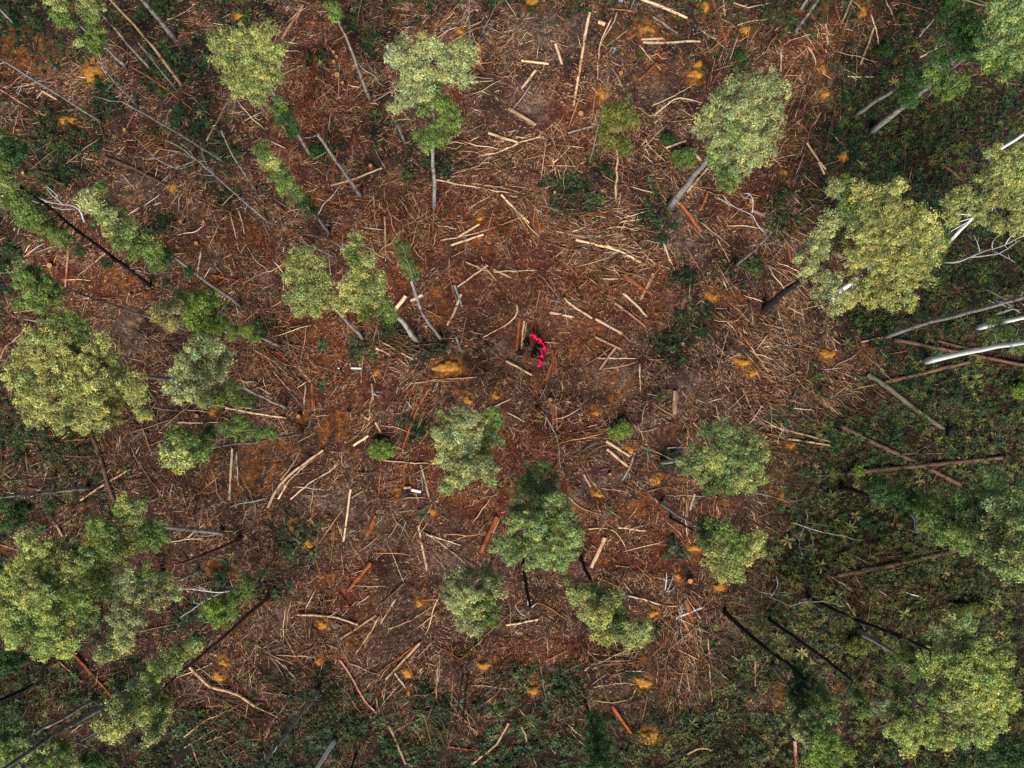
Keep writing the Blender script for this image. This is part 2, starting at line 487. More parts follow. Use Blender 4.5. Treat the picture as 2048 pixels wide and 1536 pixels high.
def dens(X, Y):
    g = np.maximum(mask(X, Y, GREEN, .5, 16, 25), outer(X, Y) * .6)
    a = mask(X, Y, ASH, .5, 16, 15)
    o = mask(X, Y, OCHRE, .3, 12, 5)
    v = vnoise(X, Y, 34, 61) * .8 + vnoise(X, Y, 12, 62) * .5
    return np.clip((v - .36) * 2.0, .05, 1) * (1 - .5 * g) * (1 - .6 * o) * (1 - .5 * a)

def flow(X, Y):
    return (vnoise(X, Y, 70, 71) - .5) * 7.0 + (vnoise(X, Y, 22, 72) - .5) * 3.0

N = 190000
X, Y, x, y = scatter_points(N, dens)
red = mask(X, Y, REDS, .6, 26, 35)
c1 = pick(N, [2, 3, 3.5, 1.6, 4, 2, 5, 1.5]); c2 = pick(N, [2, 3, 5, 8, 2, .6, 5, 3.5])
cc = np.where((rng.random(N) < red)[:, None], c2, c1)
L = rng.lognormal(-.8, .65, N).clip(.12, 2.6)
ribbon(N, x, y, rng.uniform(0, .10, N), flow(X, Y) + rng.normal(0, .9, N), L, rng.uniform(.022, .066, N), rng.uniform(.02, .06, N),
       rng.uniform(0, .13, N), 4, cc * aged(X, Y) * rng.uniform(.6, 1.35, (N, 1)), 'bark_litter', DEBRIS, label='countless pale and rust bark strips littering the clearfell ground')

N = 120000
X, Y, x, y = scatter_points(N, lambda X, Y: np.clip(dens(X, Y) + .25, 0, 1))
cc = pick(N, [2, 2, 4, 4, 4, 1.5, 7, 2.5])
ribbon(N, x, y, rng.uniform(0, .05, N), rng.uniform(0, 6.3, N), rng.uniform(.10, .34, N), rng.uniform(.03, .10, N), rng.uniform(.015, .05, N),
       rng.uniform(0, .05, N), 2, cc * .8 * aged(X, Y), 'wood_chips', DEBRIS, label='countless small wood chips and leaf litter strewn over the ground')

# slash piles: x, y, rx, ry, direction in degrees as seen in the photo, count
PILES = """1200,470,80,45,-15,260 1230,530,80,60,20,200 560,690,50,60,-42,170 590,740,40,50,-45,90 1640,800,110,60,-38,330 1600,560,60,70,-50,140 840,430,70,60,-75,170 800,480,60,50,-65,120
655,230,26,130,88,150 1440,70,24,90,82,110 1700,70,60,70,70,110 1470,650,60,60,-55,150 1560,700,60,60,-40,190 1220,1325,60,30,5,110 790,1360,70,60,60,150 840,800,60,50,65,140 1385,1270,40,110,-72,230
120,880,60,60,30,70 1560,880,70,30,-12,120 1340,1310,40,90,85,160 900,1430,60,60,-60,90 90,170,90,30,20,90 50,240,60,30,-30,70 1110,310,50,60,-75,150 1050,420,60,50,-60,120 1190,250,50,60,60,80
1570,290,50,100,60,200 1500,80,70,60,60,90 1620,180,50,70,70,110 60,1400,90,60,40,110 450,1420,90,70,-20,140 730,850,30,40,60,80 1120,800,40,30,85,60 300,700,50,50,-40,90 500,790,60,30,-15,80 230,900,40,50,-80,90
420,1080,40,20,20,60 580,1320,60,60,-30,70 980,1380,50,50,40,60 1690,1170,80,50,-35,170 1540,800,50,60,-35,170 310,300,60,50,-30,110 480,520,60,60,-70,110 1340,380,30,40,-50,60 950,300,60,40,15,70 1000,120,60,60,60,100
1370,950,20,90,88,110 1160,880,50,30,20,60 780,700,60,30,-30,110 60,680,60,60,50,90 1250,330,60,50,-60,80 900,60,60,50,50,90 1180,1440,60,60,-50,70 640,1080,70,60,-70,80 1290,930,40,60,-50,50"""
xs_, ys_, an_, de_ = [], [], [], []
for t in PILES.split():
    a = [float(v) for v in t.split(',')]
    k = int(a[5] * 1.5)
    xs_.append(rng.normal(a[0], a[2] * .5, k)); ys_.append(rng.normal(a[1], a[3] * .5, k))
    an_.append(rng.normal(R(a[4]), .30, k) + (rng.random(k) < .45) * rng.normal(0, 1.0, k))
k = 16000
X, Y, _, _ = scatter_points(k, dens)
xs_.append(X); ys_.append(Y); an_.append(flow(X, Y) + rng.normal(0, .7, k))
X, Y, A = np.concatenate(xs_), np.concatenate(ys_), np.concatenate(an_)
x, y = PA(X, Y); N = len(X)
red = mask(X, Y, REDS, .6, 26, 35)
cc = np.where((rng.random(N) < .25 + .6 * red)[:, None], pick(N, [2.5, 3, 5, 6, 2, 1, 5, 3]), pick(N, [2.5, 3, 3, 1.5, 4, 2.5, 6, 1]))
L = rng.lognormal(.15, .7, N).clip(.35, 6)
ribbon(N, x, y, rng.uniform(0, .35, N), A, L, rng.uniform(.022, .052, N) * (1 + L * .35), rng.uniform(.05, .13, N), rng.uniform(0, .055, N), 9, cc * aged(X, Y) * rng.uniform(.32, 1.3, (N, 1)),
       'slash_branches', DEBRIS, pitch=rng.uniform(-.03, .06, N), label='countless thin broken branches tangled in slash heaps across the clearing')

# ------------------------------------------------------------------ undergrowth
def ferns():
    def w(X, Y):
        g = np.maximum(mask(X, Y, GREEN, .55, 16, 25), outer(X, Y) * .55)
        out = ((X < 0) | (X > 2048) | (Y < 0) | (Y > 1536)) * .5
        return np.clip(g * np.clip(vnoise(X, Y, 22, 81) * 3.6 - 1.25 + .45 * (X > 1500), .04, 1) + .006 + out, 0, 1)
    N = 29000
    X, Y, x, y = scatter_points(N, w)
    nf = 8
    size = rng.lognormal(-1.15, .42, N).clip(.14, 1.1)
    col_a = np.array([.008, .040, .021]); col_b = np.array([.150, .165, .032]); col_c = np.array([.028, .085, .022])
    t = np.clip(vnoise(X, Y, 60, 82) * .9 + np.clip((X - 1400) / 200, 0, 1) * .22 + np.clip((X - 1350) / 150, 0, 1) * np.clip((Y - 800) / 120, 0, 1) * .35 + rng.normal(0, .22, N) - .2, 0, 1)[:, None]
    col = col_a * (1 - t) + col_b * t
    u = rng.random((N, 1)) < .3
    col = np.where(u, col_c, col) * rng.uniform(.6, 1.4, (N, 1))
    yel = rng.random(N) < .03 + .12 * ((X > 1500) & (Y > 900))
    col[yel] = np.array([.26, .21, .07]) * rng.uniform(.7, 1.2, (yel.sum(), 1))
    th = rng.uniform(0, 6.28, (N, 1)) + np.arange(nf) * 2 * math.pi / nf + rng.normal(0, .2, (N, nf))
    ln = size[:, None] * rng.uniform(.7, 1.2, (N, nf))
    zb = hz(x, y)
    st = np.array([.0, .45, .8, 1.0]); wd = np.array([.03, .11, .09, .01]); hh = np.array([.08, .42, .42, .25])
    V = np.zeros((N, nf, 4, 2, 3))
    ct, sn = np.cos(th)[..., None], np.sin(th)[..., None]
    r = ln[..., None] * st
    for q, sg in ((0, 1), (1, -1)):
        V[..., q, 0] = x[:, None, None] + ct * r - sn * sg * wd * ln[..., None]
        V[..., q, 1] = y[:, None, None] + sn * r + ct * sg * wd * ln[..., None]
        V[..., q, 2] = zb[:, None, None] + hh * size[:, None, None]
    idx = np.arange(N * nf * 8).reshape(N, nf, 4, 2)
    F = np.stack([idx[:, :, :-1, 1], idx[:, :, 1:, 1], idx[:, :, 1:, 0], idx[:, :, :-1, 0]], -1).reshape(-1, 4)
    o = np_mesh('fern_undergrowth', V.reshape(-1, 3), F, LEAF, col=np.repeat(col, nf * 8, 0))
    tag(o, 'low green ferns and bracken filling the uncut patches of floor', 'undergrowth', kind='stuff')
ferns()

def leaf_cloud(C, Rr, K, size, outward=.9, flat=1.0, up=.25, seed=0):
    """K leaf blades on the shell of each of the spheres C (radii Rr); returns V, F, owner"""
    g = np.random.default_rng(seed)
    n = len(C) * K
    own = np.repeat(np.arange(len(C)), K)
    d = g.normal(0, 1, (n, 3)); d[:, 2] = np.where(g.random(n) < .75, np.abs(d[:, 2]), d[:, 2])
    d /= np.linalg.norm(d, axis=1, keepdims=True)
    rad = Rr[own] * (.40 + .66 * g.random(n) ** .55) * np.where(g.random(n) < .14, 1.5, 1)
    p = C[own] + d * rad[:, None] * np.array([1, 1, flat])
    nrm = d * outward + g.normal(0, .55, (n, 3)) + np.array([0, 0, up])
    nrm /= np.linalg.norm(nrm, axis=1, keepdims=True)
    a = np.cross(nrm, g.normal(0, 1, (n, 3))); a /= np.linalg.norm(a, axis=1, keepdims=True) + 1e-9
    b = np.cross(nrm, a)
    s = size * g.uniform(.65, 1.35, n)[:, None]
    V = np.stack([p + a * s, p + b * s * .42, p - a * s, p - b * s * .42], 1)
    F = np.arange(n * 4).reshape(n, 4)
    return V.reshape(-1, 3), F, own

def low_scrub():
    def w(X, Y):
        g = np.maximum(mask(X, Y, GREEN, .5, 16, 25), outer(X, Y) * .7)
        return np.clip(g * np.clip(vnoise(X, Y, 26, 91) * 2.2 - .6, 0, 1) + ((X < 0) | (X > 2048) | (Y < 0) | (Y > 1536)) * .4, 0, 1)
    N = 9500
    X, Y, x, y = scatter_points(N, w)
    C = np.stack([x, y, hz(x, y) + .35], 1)
    rr = rng.lognormal(-.85, .42, N).clip(.2, 1.5)
    V, F, own = leaf_cloud(C, rr, 36, .13, seed=5, flat=.7)
    t = np.clip(vnoise(X, Y, 50, 92) + rng.normal(0, .25, N) + (X > 1400) * (Y > 900) * .25, 0, 1)[:, None]
    col = (1 - t) * np.array([.008, .040, .021]) + t * np.array([.10, .125, .036])
    col *= rng.uniform(.6, 1.3, (N, 1))
    o = np_mesh('scrub_undergrowth', V, F, LEAF, col=np.repeat(col[own], 4, 0))
    tag(o, 'dark green leafy scrub growing in patches between the felled trunks', 'undergrowth', kind='stuff')
low_scrub()

def grass():
    def w(X, Y):
        low = np.clip((Y - 1180) / 200, 0, 1) * np.clip((X - 350) / 300, 0, 1) * .3
        right = np.clip((X - 1380) / 150, 0, 1) * np.clip((Y - 780) / 150, 0, 1)
        return np.clip(np.maximum(low, right) * (vnoise(X, Y, 24, 101) * 1.6 - .2) + .04, .01, 1)
    N = 52000
    X, Y, x, y = scatter_points(N, w)
    pal = np.array([[.14, .15, .045], [.26, .23, .09], [.06, .10, .025], [.10, .14, .035], [.17, .13, .06]])
    col = pal[rng.integers(0, 5, N)] * rng.uniform(.5, 1.2, (N, 1))
    ribbon(N, x, y, rng.uniform(0, .12, N), rng.uniform(0, 6.3, N), rng.uniform(.25, .8, N), rng.uniform(.025, .055, N), rng.uniform(.02, .05, N),
           rng.uniform(0, .06, N), 3, col, 'dry_grass', LEAF, pitch=rng.uniform(.1, .6, N), label='straw and olive grass tufts thickening toward the lower right')
grass()

# ------------------------------------------------------------------ landmark based labels
LAND = [(500, 120, 'the yellow-green tree at top left'), (860, 150, 'the ragged tree at top centre'), (1480, 250, 'the dense tree at upper right'),
        (1240, 255, 'the small olive tree near top'), (1366, 320, 'the round dark green bush'), (1770, 500, 'the golden tree at right'),
        (1950, 90, 'the dark tree at top right'), (1980, 390, 'the tree on the right edge'), (75, 575, 'the small tree at far left'),
        (160, 745, 'the wide olive tree at left'), (400, 745, 'the silvery tree at left'), (250, 465, 'the feathery leaning tree at left'),
        (60, 425, 'the narrow tree on left edge'), (410, 625, 'the lime tree at left'), (610, 560, 'the open-crowned twin-trunk tree'),
        (735, 570, 'the yellowish tree left of centre'), (765, 898, 'the small round lime bush'), (935, 900, 'the pale tree below centre'),
        (1085, 1045, 'the large tree below centre'), (948, 1200, 'the hazy tree at lower centre'), (1215, 1230, 'the olive tree at lower centre'),
        (1240, 855, 'the bright triangular bush'), (1450, 920, 'the round tree right of centre'), (1460, 1095, 'the two-tone tree at lower right'),
        (1078, 700, 'the pink-robed people'), (260, 1050, 'the green tree at lower left'), (100, 1190, 'the huge tree at lower left'),
        (380, 900, 'the low bright tree at left'), (275, 1420, 'the yellow-tipped tree at bottom left'), (440, 1215, 'the little lime tree'),
        (1900, 1370, 'the huge tree at bottom right'), (1625, 1430, 'the tall green tree at bottom'), (1197, 1490, 'the dark conifer-like tree at bottom'),
        (1870, 1020, 'the long dark tree at right'), (714, 737, 'the short white plank'), (1653, 707, 'the lone ochre mound'),
        (1950, 690, 'the white trunks at right'), (390, 310, 'the bare forked tree'), (1620, 1070, 'the pale antler-like dead tree'),
        (978, 1068, 'the thick orange-red log'), (1195, 1105, 'the thick cream log'), (565, 350, 'the slim green tree'),
        (1045, 170, 'the cream logs near top'), (640, 1400, 'the long grey pole at bottom'), (1285, 1362, 'the ochre mound with dark pit')]
PEND = []                                        # (object, px, py, text, orientation)
def want_label(o, X, Y, text, orient=''):
    PEND.append((o, X, Y, text, orient))
def finish_labels():
    groups = {}
    for (o, X, Y, text, orient) in PEND:
        best = min(LAND, key=lambda l: math.hypot(l[0] - X, l[1] - Y))
        dx, dy = X - best[0], Y - best[1]
        d = math.hypot(dx, dy)
        if d < 38: rel = 'close beside'
        elif abs(dx) > abs(dy): rel = 'right of' if dx > 0 else 'left of'
        else: rel = 'below' if dy > 0 else 'above'
        groups.setdefault((text, rel, best[2]), []).append((d, orient, o))
    ORD = ['closest', 'second closest', 'third closest', 'fourth closest', 'fifth closest', 'sixth closest', 'seventh closest', 'eighth closest', 'ninth closest', 'tenth closest']
    for (text, rel, lm), lst in groups.items():
        if len(lst) == 1:
            d, orient, o = lst[0]
            o['label'] = f"{text}{' ' + orient + ',' if orient else ''} {rel} {lm}"
            continue
        sub = {}
        for it in lst: sub.setdefault(it[1], []).append(it)
        for orient, l2 in sub.items():
            l2.sort(key=lambda t: t[0])
            for k, (d, _, o) in enumerate(l2):
                pre = '' if len(l2) == 1 else ORD[min(k, 9)] + ' '
                o['label'] = f"{pre}{text}{' ' + orient + ',' if orient else ''} {rel} {lm}"

def orient_of(a, b):
    dx, dy = b[0] - a[0], b[1] - a[1]
    if dx < 0: dx, dy = -dx, -dy
    an = math.degrees(math.atan2(-dy, dx))
    if an > 67 or an < -67: return 'lying vertically'
    if abs(an) < 23: return 'lying horizontally'
    return 'rising right' if an > 0 else 'falling right'

CW = {'c': 'cream', 'w': 'white', 'o': 'rust-red', 'p': 'pinkish', 't': 'tan', 'b': 'dark brown', 'g': 'grey', 'k': 'charred', 'v': 'mossy'}

# ------------------------------------------------------------------ fallen logs and branches: points, width (px), colour
FALLEN = """265,135 325,172 385,220 4 o|212,315 270,338 332,370 7 b|0,178 72,225 100,235 4 t|385,192 405,215 420,230 4 g|415,283 440,235 470,185 5 t|472,190 468,220 462,250 3 g
335,40 370,30 390,8 405,2 3 t|72,182 108,175 4 c|54,180 82,170 3 c|75,162 112,166 3 c|85,183 115,200 6 c|104,312 135,270 165,232 3 b|0,270 67,283 4 b|247,350 270,378 4 c|217,77 245,98 277,122 3 t
565,78 590,40 607,12 8 p|643,0 647,175 652,300 655,355 4 b|612,112 607,205 5 b|784,16 834,23 3 t|917,8 877,55 3 p|887,165 940,166 987,162 4 c|662,372 715,357 764,337 6 c|677,295 664,370 5 o
672,225 662,307 4 b|747,295 765,325 780,350 3 t|802,325 815,355 827,383 5 b|977,267 1005,277 1036,286 8 c|957,312 1000,305 1051,280 1088,274 5 c|952,307 982,298 1030,262 3 t|869,360 937,372 1024,388 5 c
942,367 1000,375 1050,388 4 t|884,355 934,352 3 t|1179,27 1171,65 1159,140 1147,212 6 c|1224,35 1199,85 1196,125 1195,160 4 c|1234,25 1229,42 1209,73 1199,95 4 c|1111,90 1124,130 8 c|1043,122 1097,129 7 c
1071,142 1043,178 8 c|1197,45 1210,50 11 c|1282,80 1325,78 7 c|1285,86 1340,86 1400,83 7 c|1282,0 1320,13 1374,38 8 c|1279,92 1301,120 1321,140 4 c|1279,160 1313,128 8 o|1306,35 1354,68 6 g
1424,0 1441,50 1454,95 6 o|1434,0 1446,32 5 b|1446,0 1449,32 6 t|1446,58 1450,110 1452,160 5 b|1401,60 1429,78 1452,98 4 c|1466,8 1496,17 1536,8 5 c|1474,52 1494,43 1536,39 4 c|1484,112 1499,132 4 t
1306,210 1349,192 1394,165 4 c|1309,230 1345,200 1359,193 1404,206 5 c|1309,247 1331,227 4 t|1359,217 1386,235 3 t|1331,297 1371,283 6 c|1289,275 1294,290 1331,325 5 t|1386,300 1401,322 6 c|1018,218 1071,250 11 t
1106,327 1131,305 1144,290 4 c|1099,310 1109,335 1116,365 4 c|1131,307 1154,340 3 t|1091,277 1084,325 1096,375 3 p|1136,267 1166,257 1194,252 6 g|1374,384 1414,337 7 t
1613,0 1601,20 9 g|1683,47 1697,12 1703,0 6 t|1650,50 1655,90 7 t|1740,30 1753,70 1756,92 5 c|1746,57 1733,95 1720,130 6 t|1770,0 1783,32 1791,50 4 t|1928,0 1925,25 1915,48 6 g|1840,115 1896,85 4 c
1693,154 1751,155 4 c|1676,182 1660,250 1643,317 4 b|1606,137 1583,195 1561,225 5 t|1643,222 1611,275 4 t|1608,235 1563,271 4 t|1561,98 1561,145 5 c|1613,92 1628,110 1631,130 5 c|1622,69 1581,80 1561,95 3 t
1613,287 1628,312 1651,340 6 c|1636,325 1648,350 6 c|1601,345 1646,383 5 t|1658,265 1676,285 1723,330 4 t|1811,265 1805,375 4 b|1823,335 1812,378 3 t|1883,328 1910,352 1941,382 6 b|1681,232 1718,278 3 v
138,494 132,577 6 p|220,499 158,551 5 t|402,500 395,556 5 c|425,551 512,569 535,573 5 o|477,419 490,469 5 c|375,389 430,418 485,449 4 b|57,644 42,671 7,696 0,720 4 t|30,625 60,622 105,615 4 t|90,640 95,660 80,690 4 t
788,624 812,593 12 c|822,602 845,590 9 c|847,590 858,583 8 v|975,531 915,574 6 c|932,524 985,549 5 t|909,571 925,614 7 g|922,589 910,622 894,651 7 c|899,514 900,560 914,604 4 p|937,497 902,515 3 t
902,491 935,480 967,469 7 c|917,474 959,449 7 c|880,481 947,469 992,454 4 c|987,539 1024,556 6 c|987,544 1074,541 5 c|887,401 870,435 847,476 4 o|924,384 902,430 4 b|747,384 749,431 767,514 5 t
770,434 772,510 6 c|824,384 837,416 844,476 4 p|834,400 820,432 5 t|770,476 790,514 4 t|659,406 705,401 4 o|652,411 694,424 4 o|554,411 600,449 4 o|549,524 574,551 5 c|565,544 567,581 4 c
1033,608 1038,622 1024,646 1000,656 964,676 5 c|759,681 827,719 6 t|752,696 782,711 6 c|792,716 752,734 4 o|727,704 722,766 5 p|703,736 725,737 6 w|912,674 924,704 7 g|737,726 752,766 5 t
674,509 672,556 5 b|689,619 699,666 6 o|829,766 882,759 954,754 5 t|554,704 592,734 6 o|512,701 562,734 580,755 5 t|590,706 600,734 6 o|564,746 600,764 4 t|534,611 562,669 572,701 4 b
1039,637 1034,697 8 o|1048,642 1042,704 6 c|1054,643 1047,680 3 c|1013,722 1064,750 7 c|1129,597 1144,612 1184,637 7 c|1191,638 1244,667 8 c|1100,625 1147,634 7 c|1091,592 1081,632 5 o|1120,584 1108,622 4 g
1056,693 1070,708 1092,730 4 g|1246,587 1270,608 1294,634 7 c|1230,607 1260,628 1291,654 7 p|1249,549 1284,577 1304,589 9 o|1306,547 1281,599 9 t|1191,674 1244,700 7 p|1231,694 1199,739 7 p|1196,716 1272,717 5 c
1296,719 1346,720 3 t|1206,738 1239,734 1277,723 4 c|1279,727 1280,785 5 c|1204,697 1221,721 5 t|1144,464 1164,458 1204,437 4 c|1159,462 1204,479 1249,470 4 c|1152,480 1194,490 1234,500 1281,525 6 c
1209,459 1239,452 1274,462 4 c|1239,445 1284,438 4 c|1187,456 1237,444 4 o|1264,477 1234,502 1187,531 3 g|1266,479 1289,509 1311,528 1346,539 5 t|1326,484 1337,519 1349,539 5 c|1359,407 1380,435 1401,464 9 o
1376,444 1411,481 4 g|1414,384 1410,405 1399,421 6 o|1401,446 1434,471 1459,494 4 t|1434,476 1459,524 5 t|1003,390 1024,414 1060,447 6 c|1071,426 1081,469 5 o|1241,384 1234,430 5 p|1111,514 1141,489 4 t|1199,514 1236,534 4 t
1461,641 1499,691 6 o|1456,661 1431,751 4 t|1434,624 1464,649 4 t|1499,691 1536,744 5 t|1407,596 1391,611 4 g|1444,556 1454,581 4 c|1505,422 1525,430 9 p|1090,760 1114,700 6 o|1110,745 1104,700 9 o
1628,409 1586,439 4 g|1655,412 1643,470 4 g|1636,459 1622,489 4 w|1556,461 1596,514 4 t|1560,460 1591,480 1618,492 5 t|1536,531 1576,556 4 t|1575,490 1581,525 6 o|1553,616 1573,671 1586,716 4 p|1601,601 1608,646 4 t
1786,680 1911,704 2048,731 8 b|1843,674 1946,701 6 b|1768,764 1850,745 1936,724 8 b|1700,780 1768,764 5 t|1733,749 1764,768 1820,812 1885,858 10 v|1721,684 1768,674 6 t|1750,620 1746,666 4 p
175,845 192,885 205,923 230,1003 8 b|262,888 277,925 320,983 4 p|285,853 305,908 5 t|237,873 240,918 4 t|162,1000 222,960 262,938 6 t|465,897 462,950 460,1000 6 c|474,903 477,973 5 c|450,908 443,960 4 b|437,953 397,988 4 p
400,990 388,1030 6 k|345,965 340,993 5 c|377,1075 412,1045 5 t|335,1085 392,1075 4 c|50,880 82,884 3 t|50,888 82,890 3 t|125,878 155,858 3 t|57,845 20,878 4 b|357,845 400,846 437,845 5 c|305,815 375,825 4 g
452,815 512,827 573,836 6 c|445,833 472,845 5 t|0,1088 35,1100 5 p|115,1050 128,1073 6 t|707,891 737,871 7 c|762,919 812,925 892,928 4 t|537,1015 555,975 587,943 647,900 6 c|557,998 575,963 619,923 5 c
562,960 590,923 607,888 5 t|582,998 627,960 660,943 677,928 5 c|592,973 649,980 4 t|603,989 652,993 4 t|567,1013 572,1063 4 t|702,978 697,1018 688,1083 6 c|704,995 732,978 3 t|751,1031 733,1072 9 o
809,930 809,970 6 o|809,975 822,974 7 c|824,979 842,983 8 w|842,930 858,993 6 t|842,943 846,980 5 g|809,996 852,994 3 t|994,1033 962,1103 13 o|914,1078 937,1068 967,1065 4 t|837,1050 854,1140 6 c
847,1063 887,1088 932,1128 5 t|857,1070 922,1090 5 c|842,1048 862,1135 4 b|814,1040 794,1088 4 g|804,1035 777,1075 4 t|789,1025 837,1020 3 t|744,1008 709,1045 5 b|849,768 835,800 820,838 6 b
859,778 834,818 807,893 6 o|879,768 872,838 5 b|762,850 800,855 824,868 5 t|839,888 867,850 5 o|722,828 737,840 6 c|752,845 762,865 7 c|744,768 747,800 6 t|612,768 608,828 5 t|625,768 627,820 7 o
742,1125 697,1180 10 o|684,1105 687,1148 4 t|1349,782 1348,830 11 t|1212,882 1259,912 8 c|1214,898 1256,933 8 c|1268,905 1264,928 1244,960 6 g|1289,810 1284,845 1282,862 3 t|1267,848 1280,868 1318,853 5 t
1089,828 1116,878 1121,935 5 g|1108,800 1105,855 6 o|1112,805 1114,860 5 p|1204,976 1254,984 4 t|1294,983 1324,974 1384,969 5 b|1134,990 1159,1015 1209,1033 4 t|1167,948 1181,973 6 p|1181,960 1209,995 3 t
1334,896 1377,894 4 c|1376,850 1374,918 1376,1068 4 t|1389,988 1379,1020 6 t|1401,1000 1404,1030 5 o|1414,1003 1420,1032 5 b|1425,1005 1427,1035 5 o|1432,1005 1434,1038 5 p|1386,845 1419,878 6 t
1429,803 1446,863 3 t|1484,775 1501,818 1536,860 5 t|1177,1058 1209,1054 1234,1063 1250,1092 4 c|1236,1055 1291,1061 5 c|1209,1075 1182,1135 12 c|1231,1130 1259,1134 4 t
1678,850 1741,883 1838,928 1918,968 9 b|1668,858 1711,878 1736,883 6 v|1690,946 1846,930 2001,915 9 b|1611,953 1660,950 1690,946 5 g|1536,850 1581,863 1661,883 6 t|1561,875 1661,891 6 t|1623,780 1648,810 6 t
1618,768 1676,823 1711,850 6 b|1551,768 1581,803 5 t|1806,908 1886,906 5 g|1673,1150 1811,1123 1951,1090 10 b|1723,1152 1800,1135 1841,1118 7 b|1761,1115 1850,1104 1946,1088 5 b
150,1307 227,1393 8 o|72,1467 142,1430 5 g|120,1322 165,1364 4 t|382,1332 420,1372 475,1385 512,1410 7 t|370,1472 412,1440 462,1417 5 t|370,1494 432,1457 4 t|410,1484 470,1461 4 t|382,1484 400,1536 5 t|497,1405 492,1435 4 t
597,1228 667,1232 717,1248 7 t|682,1277 752,1230 6 t|712,1202 684,1232 4 t|739,1190 714,1210 5 p|807,1167 764,1207 7 b|792,1197 762,1245 5 c|759,1232 737,1272 712,1305 5 t|777,1257 824,1240 880,1204 5 t|614,1197 609,1252 614,1277 5 b
582,1200 571,1265 587,1287 3 t|512,1288 549,1312 587,1327 4 t|527,1296 564,1272 3 t|682,1320 704,1352 729,1400 754,1425 6 p|697,1325 764,1352 5 t|842,1282 757,1345 5 o|840,1285 772,1357 6 t|867,1280 834,1315 4 p
887,1295 860,1320 4 t|847,1340 817,1377 5 t|790,1345 812,1375 6 t|772,1365 767,1400 5 t|752,1390 760,1430 5 t|877,1322 872,1390 882,1430 5 t|897,1397 922,1437 5 p|1005,1375 927,1437 5 b|837,1387 870,1402 3 t
779,1450 812,1527 8 t|787,1455 830,1532 5 b|1017,1445 994,1487 944,1527 6 t|897,1492 962,1502 5 o|522,1382 577,1390 604,1396 5 t|512,1412 557,1434 4 t|1012,1250 1076,1238 6 c|1254,1190 1289,1199 1334,1213 1354,1211 5 c
1352,1235 1406,1214 6 w|1365,1207 1361,1255 4 g|1371,1200 1387,1252 9 o|1174,1304 1224,1312 1284,1302 5 t|1169,1340 1184,1325 1221,1317 5 c|1184,1337 1219,1324 1241,1322 5 t|1184,1307 1199,1352 1216,1402 5 b
1186,1374 1249,1364 1274,1370 4 t|1251,1341 1289,1343 4 c|1194,1400 1224,1405 1256,1398 4 t|1274,1372 1258,1402 4 t|1369,1324 1356,1392 4 t|1416,1275 1423,1402 5 t|1366,1240 1399,1315 6 p|1386,1282 1412,1282 5 c
1224,1410 1264,1467 9 o|1131,1454 1169,1490 4 t|1133,1445 1168,1478 4 c|1039,1417 1111,1507 4 t|1042,1447 1076,1536 5 t|1374,1507 1404,1492 1424,1500 6 t|1411,1315 1464,1377 4 b|1509,1315 1510,1372 5 t
1871,1152 1893,1190 6 b|1811,1184 1843,1195 5 w|1748,1174 1786,1200 4 t|1896,1487 1921,1536 6 b|1588,1480 1592,1536 10 p|1690,1200 1730,1260 4 t|1760,1210 1700,1160 3 t"""

def parse(s):
    for t in s.replace('\n', '|').split('|'):
        q = t.split()
        if not q: continue
        yield [tuple(float(v) for v in c.split(',')) for c in q[:-2]], float(q[-2]), q[-1]

def smooth_path(pts, step, wob, seed):
    rr = random.Random(seed)
    out = []
    for a, b in zip(pts[:-1], pts[1:]):
        n = max(2, int(math.dist(a, b) / step))
        for k in range(n): out.append((a[0] + (b[0] - a[0]) * k / n, a[1] + (b[1] - a[1]) * k / n))
    out.append(tuple(pts[-1]))
    for _ in range(2):
        o2 = out[:]
        for i in range(1, len(out) - 1):
            o2[i] = tuple((out[i - 1][k] + 2 * out[i][k] + out[i + 1][k]) / 4 for k in (0, 1))
        out = o2
    return [out[0]] + [(p[0] + rr.uniform(-wob, wob), p[1] + rr.uniform(-wob, wob)) for p in out[1:-1]] + [out[-1]]

